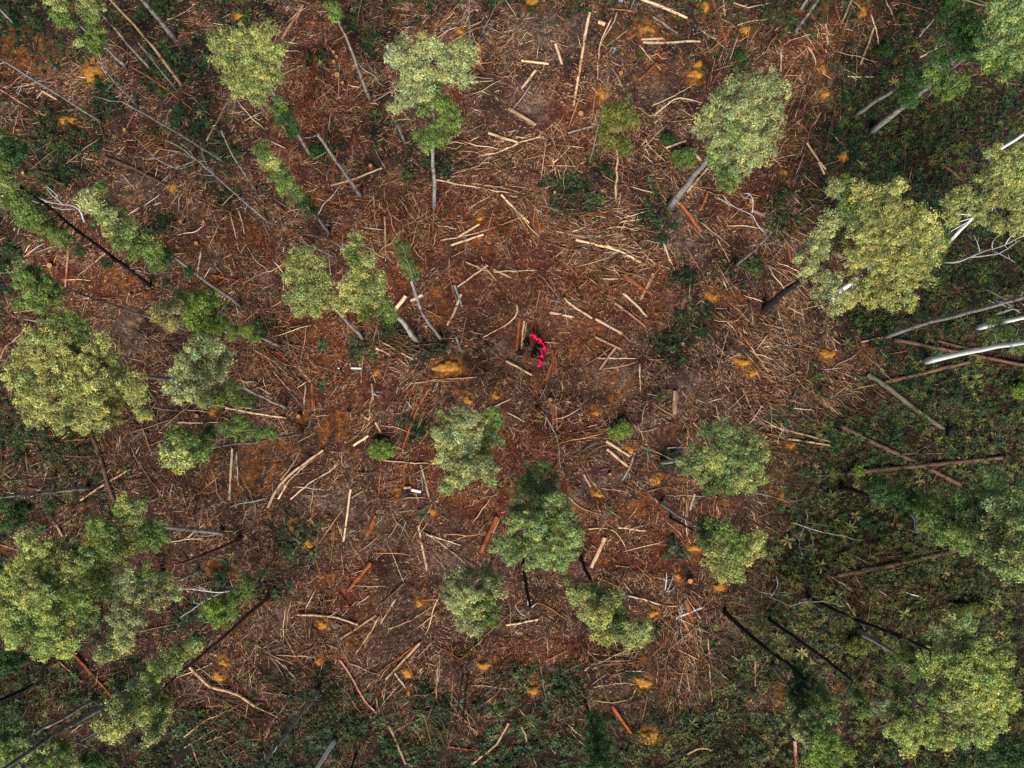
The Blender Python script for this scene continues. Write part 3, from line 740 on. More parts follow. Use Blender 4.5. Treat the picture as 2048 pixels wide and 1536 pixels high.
def build_fallen():
    for idx, (pts, w, c) in enumerate(parse(FALLEN)):
        rr = random.Random(900 + idx)
        is_log = w >= 6
        w *= (1.0 if math.dist(pts[0], pts[-1]) > 130 else .73) if is_log else .68
        path = smooth_path(pts, 10, 0.5 if is_log else 1.0, idx)
        r0 = M(w) / 2
        G = [P(*q) for q in path]
        n = len(G)
        lift = rr.uniform(.2, .8) * r0 + rr.uniform(.0, .15)
        zz = np.array([g[2] for g in G])
        fit = np.polyval(np.polyfit(np.arange(n), zz, 1), np.arange(n)) if n > 2 else zz
        zz = np.maximum(fit, zz * .6 + fit * .4) + lift
        G = [np.array([g[0], g[1], z]) for g, z in zip(G, zz)]
        mid = G[n // 2]
        ax = Vector(G[-1] - G[0]); yaw = math.atan2(ax.y, ax.x)
        Rm = Matrix.Rotation(-yaw, 3, 'Z')
        loc = [Rm @ Vector(g - mid) for g in G]
        text_len = math.dist(pts[0], pts[-1])
        size = 'short' if text_len < 34 else ('long' if text_len > 85 else '')
        kind = 'log' if is_log else 'branch'
        txt = ' '.join(v for v in (size, CW[c], kind) if v)
        if is_log:
            root = empty('fallen_log', mid); root.rotation_euler.z = yaw
            m = MB()
            thin = .86 if text_len > 40 else .97
            rad = [r0 * (1 + (thin - 1) * k / (n - 1)) * rr.uniform(.94, 1.05) for k in range(n)]
            m.tube(loc, rad, 10, cap=False, rough=.07, seed=idx)
            m.build('bark' if c in 'obkvg' else 'stem', WM[c], root)
            for e, (q, nx) in enumerate(((0, 1), (-1, -2))):
                f = MB()
                p, p2 = Vector(loc[q]), Vector(loc[nx])
                dr = (p - p2).normalized()
                f.tube([p - dr * .06, p + dr * rr.uniform(.005, .03)], [rad[q] * 1.0, rad[q] * .93], 10, seed=idx + e)
                f.build('cut_face', CUT if c in 'cpo' else WM[c], root, smooth=False)
            o = root
            if c == 'o' or (c in 'ct' and w > 6 and rr.random() < .5):       # peeling bark beside the log
                s = MB(); k = rr.randrange(1, max(2, n - 1))
                d = Vector((0, rr.choice([-1, 1]) * r0 * 1.1, -r0 * .3))
                seg = loc[max(0, k - 3):k + 3]
                if len(seg) > 1:
                    s.tube([v + d * (1 + .3 * rr.random()) for v in seg], [r0 * .22] * len(seg), 5, rough=.3, seed=idx)
                    s.build('loose_bark', WM['o' if rr.random() < .6 else 't'], root)
        else:
            m = MB()
            rad = [r0 * (1.1 - .65 * k / (n - 1)) for k in range(n)]
            m.tube(loc, rad, 6, rough=.12, seed=idx)
            for _ in range(rr.randint(1, 3) if n > 3 else 0):                # side twigs
                k = rr.randrange(1, n - 1)
                d = (loc[k + 1] - loc[k]).normalized()
                sd = Vector((-d.y, d.x, rr.uniform(.0, .5))) * rr.choice([-1, 1])
                ln = rr.uniform(.3, 1.1)
                q1 = loc[k] + (d * .8 + sd * .6).normalized() * ln * .5
                q2 = q1 + (d * .9 + sd * rr.uniform(.1, .8)).normalized() * ln * .5
                m.tube([loc[k], q1, q2], [rad[k] * .6, rad[k] * .45, rad[k] * .2], 4, seed=idx)
            o = m.build('fallen_branch', WM[c], None, loc=mid)
            o.rotation_euler.z = yaw
        tag(o, cat=kind, group='felled logs scattered over the clearing' if is_log else 'broken branches scattered over the clearing')
        cx = sum(p[0] for p in pts) / len(pts); cy = sum(p[1] for p in pts) / len(pts)
        want_label(o, cx, cy, txt, orient_of(pts[0], pts[-1]))
build_fallen()

# ------------------------------------------------------------------ standing dead trunks: base first, then up the stem
SNAGS = """350,76 320,40 285,0 262,-30 12 g|365,172 290,72 220,0 170,-55 7 t|202,243 100,178 0,118 -50,88 6 g|450,325 350,262 244,203 6 g|355,182 310,128 277,85 3 g|275,212 247,180 212,150 197,107 5 g
30,50 0,18 -30,-10 6 g|512,382 455,295 442,260 5 g|938,112 940,85 937,18 942,-30 5 g|810,283 800,262 792,245 7 g|722,392 692,350 647,285 635,270 8 g|1179,327 1199,245 1218,147 3 g|1260,21 1270,-5 4 g
1587,68 1628,12 1640,-6 8 g|882,677 850,635 838,615 837,600 822,564 7 g|1471,531 1510,500 1545,465 1540,462 6 g|1770,674 1848,646 1961,619 2036,597 2080,585 10 g|1955,656 2048,634 2090,626 11 w
1852,722 1940,703 2026,687 2080,680 13 w|1978,634 2048,609 2080,598 7 g|0,963 112,952 0 g|178,975 87,985 0,994 -50,1000 9 g|112,952 50,958 0,963 -50,968 5 v|480,1079 420,1105 350,1130 8 b
240,1398 192,1422 117,1460 85,1485 30,1522 -10,1550 11 g|88,1362 40,1382 0,1402 -40,1420 12 k|637,1380 584,1452 527,1527 500,1565 9 g|669,1482 650,1510 632,1540 618,1560 9 w|712,1507 703,1536 695,1560 6 k
925,1352 920,1390 914,1432 5 v|935,1352 930,1400 925,1452 5 v|1449,1224 1490,1262 1536,1302 1574,1324 1620,1370 12 k|1613,1192 1711,1240 1818,1280 1860,1300 10 k|1536,1237 1590,1275 1636,1307 1706,1362 9 k
1045,1128 1052,1170 1061,1217 9 k|1973,315 2010,292 2048,267 2080,250 8 w|1341,1035 1370,1052 1395,1065 6 k|1826,1020 1836,1065 6 g|1756,1364 1836,1407 1911,1462 7 v|1139,1342 1158,1385 1174,1422 3 v|1673,594 1716,577 10 w"""
def build_snags():
    for idx, (pts, w, c) in enumerate(parse(SNAGS)):
        if w == 0: continue
        rr = random.Random(300 + idx)
        base = P(*pts[0])
        G = [base]
        for q in pts[1:]:
            z = axis_height(base, q)
            z = max(G[-1][2] + .5, min(z, 42))
            G.append(P(q[0], q[1], z))
        # a top far from the vertical over the base would be a strong lean: let it lean
        pts3 = [Vector(g) for g in G]
        H = pts3[-1].z - base[2]
        fine = []
        for a, b in zip(pts3[:-1], pts3[1:]):
            n = max(2, int((b - a).length / 2.0))
            for k in range(n): fine.append(a.lerp(b, k / n))
        fine.append(pts3[-1])
        for _ in range(2): fine = [fine[0]] + [(fine[i - 1] + 2 * fine[i] + fine[i + 1]) / 4 for i in range(1, len(fine) - 1)] + [fine[-1]]
        fine = [f + Vector((rr.uniform(-.05, .05), rr.uniform(-.05, .05), 0)) for f in fine]
        fine[0].z -= .3
        n = len(fine)
        r0 = M(w) / 2 * (.78 if c == 'k' else .92)
        rad = [r0 * (1.18 if k == 0 else 1) * (1 - .45 * k / (n - 1)) for k in range(n)]
        root = empty('dead_tree', base)
        off = Vector(base)
        fine = [f - off for f in fine]
        m = MB(); m.tube(fine, rad, 10 if w > 6 else 6, rough=.06, seed=idx)
        m.build('trunk', WM[c], root)
        for _ in range(rr.randint(2, 5)):
            lm = MB()
            k = rr.randrange(n // 2, n)
            a = rr.uniform(0, 6.28); ln = rr.uniform(.6, 2.2)
            d = Vector((math.cos(a), math.sin(a), rr.uniform(.2, .8)))
            p1 = fine[k] + d * ln * .5; p2 = p1 + Vector((d.x + rr.uniform(-.4, .4), d.y + rr.uniform(-.4, .4), d.z + .3)) * ln * .5
            rb = min(rad[k] * .5, .07)
            lm.tube([fine[k], p1, p2], [rb, rb * .7, rb * .3], 5, seed=idx)
            lm.build('limb', WM['g' if c in 'gwvp' else c], root)
        tag(root, cat='dead tree', group='standing dead trunks around the clearing')
        mx = min(2030, max(15, (pts[0][0] + pts[-1][0]) / 2)); my = min(1520, max(15, (pts[0][1] + pts[-1][1]) / 2))
        txt = ('thick ' if w >= 9 else 'thin ' if w < 5 else '') + {'g': 'grey', 'w': 'white', 't': 'tan peeling', 'p': 'peeling brown', 'v': 'mossy', 'k': 'charred black', 'b': 'brown'}[c] + ' standing dead trunk'
        want_label(root, mx, my, txt)
build_snags()

# bare dead trees with forked limbs: lists of polylines (px) with width; first polyline is the stem, base first
DEAD = [
    ('pale bare tree with many curved limbs, leaning over the ferns at upper left', 'g',
     ["535,443 490,405 440,360 400,325 355,290 330,280 6", "440,360 412,330 402,300 400,280 3", "430,350 415,352 385,345 2.5", "400,325 380,312 350,305 332,300 2.5", "390,322 350,338 312,318 285,290 265,270 4",
      "312,318 290,322 270,305 2", "385,310 375,295 362,287 2", "420,345 425,330 427,340 2", "350,338 372,336 395,325 2", "312,318 330,312 350,308 2", "440,360 400,368 380,358 372,345 2.5", "412,283 425,290 440,284 2", "375,345 340,330 330,345 2"]),
    ('bleached bare branches of a dead tree at far left edge', 'a',
     ["167,445 160,414 125,408 95,405 57,384 15,372 4", "125,408 110,395 97,384 90,370 2.5", "150,418 125,420 95,412 60,400 2.5", "120,405 112,388 100,378 2", "95,405 75,400 60,385 2"]),
    ('crooked bare tree with arching white forks right of the dense green tree', 'a',
     ["1534,466 1518,458 1510,440 1504,426 1480,420 1459,411 1446,391 3.5", "1504,426 1509,400 1500,390 1496,386 3", "1508,402 1496,396 1488,396 2", "1459,411 1448,400 1430,395 2"]),
    ('pale green antler-like bare tree over the lower right ferns', 'g',
     ["1480,980 1536,990 1578,1003 1613,1045 5", "1578,1003 1600,1001 2.5", "1613,1045 1655,1052 2.5", "1613,1045 1600,1070 1598,1095 1605,1110 3", "1613,1047 1627,1075 1626,1110 2.5", "1585,1045 1640,1064 1695,1073 1712,1081 1728,1080 2.5", "1613,1045 1618,1030 1610,1020 2", "1598,1080 1590,1070 2"]),
    ('slender bare tree reaching right beneath the two-tone tree', 'g',
     ["1440,1135 1469,1152 1536,1192 1581,1212 4.5", "1581,1212 1608,1203 1661,1203 1688,1214 3", "1520,1183 1550,1190 1572,1190 2.5", "1540,1195 1560,1170 1552,1152 2.5", "1550,1182 1570,1187 1590,1186 2", "1620,1205 1645,1222 2"]),
    ('bleached forked branches rising below the golden tree at the right edge', 'a',
     ["1886,525 1916,525 1960,505 2010,490 2048,470 2080,460 4.5", "1940,515 2000,508 2040,480 3", "1985,500 1982,482 2000,470 2.5", "1985,502 2010,512 2030,525 2.5", "1960,505 1955,485 1948,470 2", "2010,490 2020,470 2048,455 3"]),
    ('grey dead limbs forking from the leaning trunk at the right edge', 'g',
     ["2045,627 2010,610 1985,606 1977,600 3", "2011,599 1995,590 1970,579 2.5", "2036,597 2050,582 2.5"]),
    ('short bare tree with white twigs growing from a charred stem', 'a',
     ["1061,1217 1063,1222 1050,1235 1030,1250 2.5", "1056,1210 1054,1170 1043,1162 3", "1063,1215 1072,1207 2.5", "1060,1222 1057,1245 1052,1260 2", "1050,1232 1035,1225 1030,1210 2", "1045,1266 1030,1265 2"]),
    ('white twiggy branches standing beside a dark pit at lower right', 'a',
     ["1330,1180 1333,1165 1333,1145 4", "1335,1180 1343,1165 1347,1148 3.5", "1330,1180 1345,1185 1350,1170 3", "1365,1225 1358,1213 1368,1205 3", "1352,1240 1362,1225 1368,1215 3"]),
    ('pale forked branch lying over the charred ferns at lower left', 'a',
     ["482,1177 440,1187 400,1180 360,1177 4", "440,1187 400,1207 392,1215 362,1234 3.5", "412,1180 398,1174 2", "400,1207 388,1206 2"]),
    ('grey forked dead branch left of the small brown clearing', 'g',
     ["530,997 512,1003 482,1006 457,1015 4.5", "500,1004 480,1000 460,1003 3", "497,1003 490,992 2", "512,1003 508,1025 2"]),
    ('thin white crooked branches under the feathery leaning tree', 'a',
     ["350,543 315,547 290,550 285,535 298,520 2.5", "285,535 262,537 250,535 2.5", "290,550 270,545 2"]),
    ('pale curved limbs arching above the open-crowned tree', 'g',
     ["690,503 672,485 640,475 615,470 3", "667,514 640,500 610,488 595,478 3", "662,550 658,530 658,500 2.5", "660,560 640,540 622,523 3", "640,475 620,468 602,470 2"]),
]
def build_dead():
    for idx, (label, c, lines) in enumerate(DEAD):
        first = [tuple(float(v) for v in q.split(',')) for q in lines[0].split()[:-1]]
        base = P(*first[0])
        off = Vector(base)
        zmap = []
        stem_len = sum(math.dist(a, b) for a, b in zip(first[:-1], first[1:]))
        lying = idx in (9, 10, 8)
        root = empty('bare_tree', base)
        done = 0.0
        top = 1.0 if lying else min(14, 2 + stem_len * .055)
        for li, ln in enumerate(lines):
            q = ln.split(); w = float(q[-1])
            pts = [tuple(float(v) for v in a.split(',')) for a in q[:-1]]
            if li == 0:
                zs = []
                acc = 0
                for k, p in enumerate(pts):
                    if k: acc += math.dist(pts[k - 1], p)
                    zs.append(top * acc / stem_len)
                zmap = list(zip(pts, zs))
            else:
                near = min(zmap, key=lambda t: math.dist(t[0], pts[0]))
                zs = [near[1] + k * (.06 if lying else .7) for k in range(len(pts))]
            path = smooth_path(pts, 9, .6, idx * 20 + li)
            n = len(path)
            G = []
            for k, p in enumerate(path):
                f = k / (n - 1) * (len(zs) - 1); i = min(int(f), len(zs) - 2)
                z = zs[i] + (zs[i + 1] - zs[i]) * (f - i)
                gz = P(*p)[2]
                G.append(Vector(P(p[0], p[1], gz + z + .12)) - off)
            if li == 0 and not lying: G[0].z -= .4
            r0 = M(w) / 2 * (.78)
            m = MB()
            m.tube(G, [r0 * (1 - .6 * k / (n - 1)) for k in range(n)], 6, rough=.08, seed=li)
            rr = random.Random(idx * 77 + li)
            for _ in range(2):
                k = rr.randrange(1, n); a = rr.uniform(0, 6.28); l2 = rr.uniform(.3, .9)
                d = Vector((math.cos(a), math.sin(a), .4))
                m.tube([G[k], G[k] + d * l2 * .6, G[k] + d * l2 + Vector((0, 0, .1))], [.035, .025, .01], 4)
            m.build('trunk' if li == 0 else 'limb', WM[c], root)
        tag(root, label, 'dead tree')
build_dead()

# ------------------------------------------------------------------ trees
TONE = {'ol': (.32, .355, .115), 'go': (.40, .405, .125), 'gr': (.150, .220, .048), 'dk': (.040, .095, .022), 'pa': (.34, .375, .155),
        'lg': (.36, .43, .115), 'li': (.19, .275, .045), 'br': (.27, .24, .08), 'yd': (.155, .165, .030), 'bl': (.23, .31, .10)}
# label | base | top | k (1 = clumps along the stem, 0 = flat crown) | tone | trunk colour, width px | clumps x,y,r[,tone]
TREES = """yellow-green tree with rounded crown and a green leafy stem, top left|622,312|500,110|.45|ol|g 8|450,85,24 490,75,26 530,80,28 555,105,22 448,120,22 485,120,28 525,125,28 470,155,24 505,165,28 545,155,22 520,195,20 490,185,18 560,215,17,gr 573,238,18,dk 585,260,15,dk
slim tree clothed in green leaves along its whole leaning stem|658,465|520,300|1|gr|g 6|528,303,14 540,320,15,go 552,338,16 562,355,17 575,372,16 590,390,15,gr 605,405,13,dk 625,420,13,dk
ragged grey-green tree with broken white limbs in its crown, top centre|868,415|862,90|.5|pa|g 8|790,115,20 805,85,12 812,130,22 840,100,24 870,95,14 820,165,22 850,150,20 790,215,14 815,195,20 845,185,22 885,120,15 905,110,16 930,90,15 940,115,15 920,140,22 895,150,18 930,160,16 868,185,24,gr 905,230,22,gr 890,260,22,gr 865,275,22,gr 848,285,18,gr 850,225,12,gr 880,205,18,li
small thin olive-brown tree standing alone near the top centre|1232,400|1240,225|.6|yd|t 5|1225,225,20 1250,220,20 1265,240,14 1215,245,14 1240,250,16 1215,280,17 1240,285,18 1247,300,11 1210,265,11
dense grey-green tree on a thick dark trunk, upper right of centre|1338,415|1480,230|.35|pa|g 15|1500,175,26 1530,165,24 1555,180,20 1470,180,22 1440,200,24 1420,225,20 1480,215,28 1520,215,28 1550,225,18 1400,250,18 1430,265,26 1470,260,28,bl 1510,265,28 1540,270,18 1450,300,26 1490,305,26 1525,310,20 1450,345,22,gr 1425,320,16,bl 1480,340,18 1455,370,14,gr
hazy olive tree on a charred black trunk, left of the golden tree|1530,617|1650,520|.5|pa|k 15|1620,545,18 1600,520,15 1640,480,24 1660,440,20 1630,510,20 1655,560,20 1640,590,15 1675,590,16 1670,615,13 1665,380,16
big golden-green spreading tree at right, its white trunk showing below|1665,597|1790,490|.35|go|w 10|1680,375,22,gr 1720,385,22 1700,420,24,gr 1750,385,17 1790,380,19 1740,425,26,ol 1780,430,26 1820,430,22 1850,440,18 1720,460,26,ol 1760,470,28 1800,475,28 1840,480,24 1865,465,16 1700,510,24 1740,515,28 1780,520,28 1820,520,28 1855,520,20 1720,560,26 1760,565,28 1800,560,26 1840,555,20 1740,595,22 1780,600,20 1815,600,15 1700,595,16 1870,490,14
massive tree with dark lower boughs filling the top right corner|1743,263|1975,80|.5|bl|g 13|1990,40,32 2030,30,32 1960,60,28,dk 2020,80,32 1980,100,28 2048,110,30 1930,40,25,dk 1905,70,28,dk 1940,90,28,dk 2010,130,25,gr 1975,120,22,li 1920,110,20,dk 1880,120,20,dk 2060,60,30
dark green tree with a pale leaning trunk near the top right|1711,228|1880,120|.6|dk|g 9|1855,150,17 1830,160,19 1810,185,21 1815,203,15 1880,165,20,gr 1900,180,18,gr 1870,148,18,gr 1920,165,15,gr 1890,195,13
slim dark sapling crossing the top edge, left of the corner tree|1836,75|1905,-5|1|dk|g 5|1880,30,13 1893,15,15 1905,0,15
yellow-green tree with pale limbs spreading from the right edge|1885,500|2010,370|.4|ol|w 8|1905,410,18 1925,390,18 1950,400,24 1980,360,24 2010,340,24 2040,320,24 1990,310,18 2030,370,26 2000,400,22,go 2040,410,24 1960,430,20 1990,450,16 2035,450,18,go 1898,440,15 1885,480,15,gr 1876,510,11,dk
narrow green tree on a charred black stem at left edge|300,572|0,345|1|gr|k 8|5,335,22 0,370,22,ol 25,390,20 45,405,20 55,430,18 75,440,18 90,460,16 105,455,14 120,475,16 135,488,13 160,500,8,dk 210,528,9,dk -20,320,20
shadowy dark green tree at the left edge above the narrow one|120,365|15,300|.6|dk|b 6|15,290,24 30,310,20 20,325,18 2,305,20 45,300,12
feathery leaning tree with grey upper and green lower foliage, left|480,612|190,400|1|gr|g 7|185,400,15,pa 205,405,17,pa 225,425,19,pa 200,430,17 245,440,17 225,455,15,ol 260,465,19,ol 240,480,16 285,480,19 270,495,17 305,500,19 330,515,17,dk 320,530,13 380,545,7,dk 200,375,8
small bright green tree with split crown at far left|375,660|60,555|.5|gr|g 6|50,540,18,bl 75,550,18 55,570,20 90,565,17 80,585,20 110,580,16 45,605,13 70,605,16 95,605,15 120,592,11
lime green drooping tree with straw-coloured left side, left|560,692|360,610|.9|li|g 6|320,628,15,br 345,615,17,br 370,605,18 345,640,15,br 395,600,20 420,605,18 400,625,22 430,630,22 385,645,16 415,650,20 450,652,16 470,662,13 497,662,8 508,672,9
wide golden-olive tree with a domed crown at left|372,760|150,740|.25|go|g 9|130,640,24,gr 160,655,22,gr 100,660,24,ol 70,680,22,ol 120,690,26 160,695,26,gr 200,690,22 50,715,22 90,725,26 135,730,28 180,735,26 220,725,22,ol 30,750,20 70,765,26,ol 115,770,28 160,775,28 205,765,26,ol 245,750,22,ol 270,770,22 60,800,22 100,805,26 145,815,26,ol 190,810,26 235,800,24 275,800,20,ol 75,830,20 120,840,20 165,840,20 205,850,18 230,835,15 290,825,13
silvery grey-green tree right of the wide olive one|572,815|395,735|.6|pa|g 6|400,690,19 425,695,19 450,715,17 375,715,19 410,725,22 440,740,19 360,745,17 385,755,21 420,765,21 345,780,15 370,790,17 405,795,17 440,790,17,gr 465,775,13,gr 480,800,13,gr 500,805,11,gr
low bright green tree with two leafy lobes beneath the silvery one|605,866|365,905|.9|gr|g 6|345,905,18,ol 365,930,15,ol 385,910,17 375,880,19 400,885,19 350,870,15 420,870,17 410,895,15 460,860,15 490,862,15 520,865,13 545,868,11 480,845,11 350,890,15,ol
green tree with olive tufts on a bent grey trunk, lower left|447,1068|245,1045|.5|gr|g 10|250,1005,18,ol 275,1015,13,ol 235,1025,19 260,1040,19,ol 195,1045,19 190,1070,19,yd 215,1060,21 250,1070,21,ol 290,1050,17 310,1060,19 325,1075,17 300,1085,19 225,1095,21 260,1100,17,yd
huge tree with massed golden-green foliage on the lower left edge|330,1150|90,1185|.2|lg|g 12|60,1080,22,ol 75,1100,24 110,1100,22,ol 150,1100,22,bl 90,1130,24 130,1130,26,ol 170,1125,22,bl 200,1110,20,gr 40,1150,26 20,1170,28 60,1180,28,ol 100,1160,26,gr 140,1165,28,ol 180,1155,24 210,1150,20,gr 10,1210,28 50,1220,28 90,1210,26 130,1205,26 170,1195,26,gr 20,1250,24 60,1255,24,gr 100,1245,22 140,1240,24 175,1235,22,gr 30,1275,18 110,1270,20 75,1295,16 95,1305,12 150,1285,16 130,1300,14 -20,1190,26 -20,1240,22
thin-crowned grey-olive tree right of the huge one, lower left|400,1140|265,1200|.4|pa|g 7|250,1150,20 290,1150,20,gr 330,1160,18,ol 350,1185,14 220,1180,18,gr 255,1190,20 290,1185,16 315,1200,14 240,1230,20 270,1225,16,ol 250,1265,18 230,1290,17,ol 210,1310,15,ol 255,1290,12 280,1240,12
little lime green tree with a tapering top, lower left|520,1165|430,1222|1|li|g 5|500,1165,15,gr 490,1185,14,gr 470,1198,15 445,1210,17 425,1225,17 440,1235,15 460,1220,13 420,1207,13
tree with green middle tuft and yellow-tipped crown, bottom left|537,1193|265,1430|.9|lg|b 8|385,1290,13 365,1300,17 350,1320,18 325,1330,18 305,1355,14 395,1275,11,dk 300,1390,20,pa 275,1385,18,pa 245,1400,18,ol 320,1400,16 255,1420,20,ol 290,1425,20 320,1430,16 215,1440,16,ol 245,1455,18,go 220,1462,12,go 310,1458,12,ol 330,1410,12 305,1476,9,go
blue-green tree in the bottom left corner|190,1400|25,1490|.4|bl|g 7|10,1460,20 40,1470,21 20,1490,24 50,1500,17 15,1520,22 -15,1490,22
green tree cut by the bottom edge, right of the corner one|250,1430|105,1515|.4|gr|g 7|90,1500,19,ol 120,1490,19 140,1510,17,ol 75,1520,17 110,1530,20 180,1520,19,dk 210,1530,17,dk 150,1540,18,ol
open-crowned tree with clumps on the left, on slender twin trunks|725,678|610,550|.5|ol|g 7|595,510,15 615,505,13 585,530,15 605,535,16 640,525,12 580,555,14 615,560,18 640,575,20 650,555,14 600,590,18 585,600,14 625,605,20 655,600,20,go 600,620,12 630,625,10
yellowish tree with a green lower bough, just left of centre|833,680|725,545|.6|ol|g 11|715,480,13 705,500,15 710,525,17,gr 735,520,13 725,545,20,go 705,555,17 750,555,17 700,585,20,go 735,580,22 760,575,17 690,610,20,go 720,615,20 755,600,15 730,628,14,yd 770,620,13,gr 785,630,13,gr 768,607,13,gr
tiny green sapling left of the crossed cream logs|832,572|803,490|1|gr|g 3|802,490,10 806,503,10 813,520,10 820,535,12 826,550,9
pale grey-olive tree with many rounded tufts, below centre|968,893|932,900|.2|pa|g 7|895,840,20,ol 920,835,20 945,840,18 885,865,18 915,870,22 945,870,20 985,830,19,gr 990,850,14,gr 970,870,19,ol 995,880,13 900,895,20,ol 930,900,20 960,905,19,gr 890,920,16 915,935,20 945,935,20 975,930,15 900,960,17,ol 930,960,15 980,955,12,ol 890,975,9
large fresh green tree with scalloped crown below centre|1075,985|1085,1050|.2|bl|g 8|1060,950,19 1085,945,19 1050,975,20 1080,980,22 1105,965,14 1035,1010,20 1070,1015,24,gr 1105,1010,22 1130,1005,16 1030,1045,20 1065,1050,24 1100,1050,24,gr 1135,1040,20 1150,1065,18 1010,1080,15 1040,1085,22,gr 1075,1085,24 1110,1090,22 1140,1095,18 1060,1115,18 1090,1125,17 1120,1125,17 1020,1110,16 997,1097,12
hazy grey-green tree with fine twigs at lower centre|985,1120|948,1195|.3|pa|g 6|910,1160,19 940,1150,19 970,1145,19 990,1160,16 905,1185,19 935,1185,22 970,1180,22 995,1185,14 915,1210,19 945,1215,22,ol 975,1215,20,gr 925,1240,17 950,1245,18 980,1240,14,gr 950,1256,11
irregular olive tree on a charred stem at lower centre|1161,1118|1220,1235|.5|ol|k 8|1145,1175,17 1170,1185,18 1200,1185,17 1235,1190,12 1190,1210,20,go 1220,1210,16 1175,1225,13 1205,1235,20,go 1240,1235,18,gr 1195,1255,18 1215,1270,16,go 1240,1260,14,gr 1270,1255,18 1290,1250,12 1260,1280,16 1285,1275,12 1150,1198,10
round grey-green tree with bluish trunk, right of centre|1322,925|1450,915|.3|bl|g 7|1420,860,18 1455,860,18 1485,870,18 1440,885,22 1475,895,22 1510,885,18,ol 1400,905,20 1380,925,18 1425,920,24,ol 1465,925,24 1500,920,20 1525,905,14,ol 1405,950,20,ol 1440,960,22 1480,955,22,ol 1515,950,16,ol 1420,975,14 1460,975,12 1500,970,12 1370,937,10
two-tone tree, dark green above and yellow below, lower right|1322,1005|1465,1100|.6|ol|g 8|1405,1045,14,dk 1425,1055,16,gr 1450,1065,16,gr 1400,1070,12,gr 1480,1075,14,gr 1415,1090,12,gr 1440,1095,22 1470,1095,22,gr 1500,1085,17,go 1520,1075,11,go 1430,1125,19,go 1460,1125,20 1490,1115,17,go 1445,1148,12,go 1470,1145,14 1515,1100,11,go
long tree with dark stem foliage and pale crown at right edge|1681,975|2005,1065|.8|bl|k 10|1740,970,15,dk 1760,985,17,dk 1790,990,17,dk 1820,1000,19,dk 1850,1005,19,gr 1850,1035,19,gr 1880,1030,21,gr 1885,1060,19,gr 1915,1010,21,gr 1940,1000,22 1970,980,22 1990,960,17 1930,1050,22,gr 1960,1035,24 2000,1020,26,pa 2035,1010,22 1920,1080,18,gr 1955,1080,20 1990,1065,24,pa 2030,1060,24,ol 1985,1105,20 2020,1105,24,pa 2045,1095,20 2010,1135,17 2040,1130,20,ol 2060,1050,22
huge golden-green tree with billowing crown, bottom right|1716,1262|1900,1365|.25|lg|g 10|1905,1250,22,pa 1930,1245,18,bl 1880,1270,20,pa 1920,1280,22,ol 1850,1290,18,gr 1800,1300,18,ol 1825,1310,18,gr 1960,1300,22 1990,1310,17 2015,1315,11 1860,1320,22 1900,1320,22,gr 1940,1330,24 1980,1340,24 1790,1325,11,gr 1840,1345,18,gr 1880,1355,24,ol 1920,1365,26 1960,1375,26 2000,1370,20 2020,1385,15 1790,1370,16,gr 1860,1395,18,gr 1900,1400,24,ol 1940,1410,24 1980,1410,24 2020,1405,15 1770,1410,20,pa 1800,1420,16,gr 1830,1440,18,ol 1860,1440,16 1910,1430,18 1960,1450,22 1990,1440,17 1790,1455,20 1825,1465,22 1855,1475,19 1900,1475,16 1925,1480,11 1965,1475,16 1815,1495,13
tall green tree with dark crest and yellow base lobes at bottom right|1545,1330|1630,1440|.6|gr|g 8|1590,1340,18,dk 1610,1360,20,dk 1595,1385,20,dk 1635,1385,17 1600,1410,18 1650,1400,17 1660,1420,16 1590,1430,18,ol 1620,1450,20,ol 1600,1460,16,pa 1640,1460,16 1610,1480,14,pa 1640,1490,18,li 1670,1480,16,li 1630,1515,20,li 1690,1505,16,li 1660,1525,18
leafy green sapling between the two big bottom right trees|1668,1345|1725,1405|1|gr|g 4|1710,1395,14 1722,1410,14 1730,1425,10
dark green conifer-like tree on the bottom edge|1170,1405|1198,1505|1|dk|k 7|1185,1440,15 1195,1460,19 1200,1485,21 1205,1510,21 1195,1535,20 1185,1500,15
green tree leaning over the top edge at far left|255,137|115,8|.8|gr|g 7|110,5,17,ol 125,20,17 130,40,14 140,50,9 190,65,14 185,85,14 195,100,13 203,80,12 160,90,8,ol
pale green tree beside it, cut by the top edge|300,137|182,5|.9|ol|g 6|175,10,18 195,20,15 185,35,12,gr 170,-10,16
small green tuft on a bent trunk near the top, left of centre|740,198|668,18|.9|gr|g 7|665,15,10 671,30,9
dark green tree at the left edge over the grey trunks|172,1003|20,1028|.7|dk|v 5|10,1010,18 35,1020,16 20,1040,18 55,1012,11 100,1010,10 45,1040,10
small dark tree at the left edge below the huge one|140,1290|20,1322|.7|dk|k 5|15,1310,17 30,1325,15 8,1335,15 42,1315,9
green sprig growing beside the white trunks at right|1945,655|2015,680|.8|gr|g 3|1990,648,11 2003,663,12 2020,680,10 2035,692,11
dark green tree in the bottom right corner|1850,1360|2010,1500|.5|dk|g 7|2000,1505,22 2030,1490,22 1965,1520,17 2045,1525,20 1925,1525,14"""
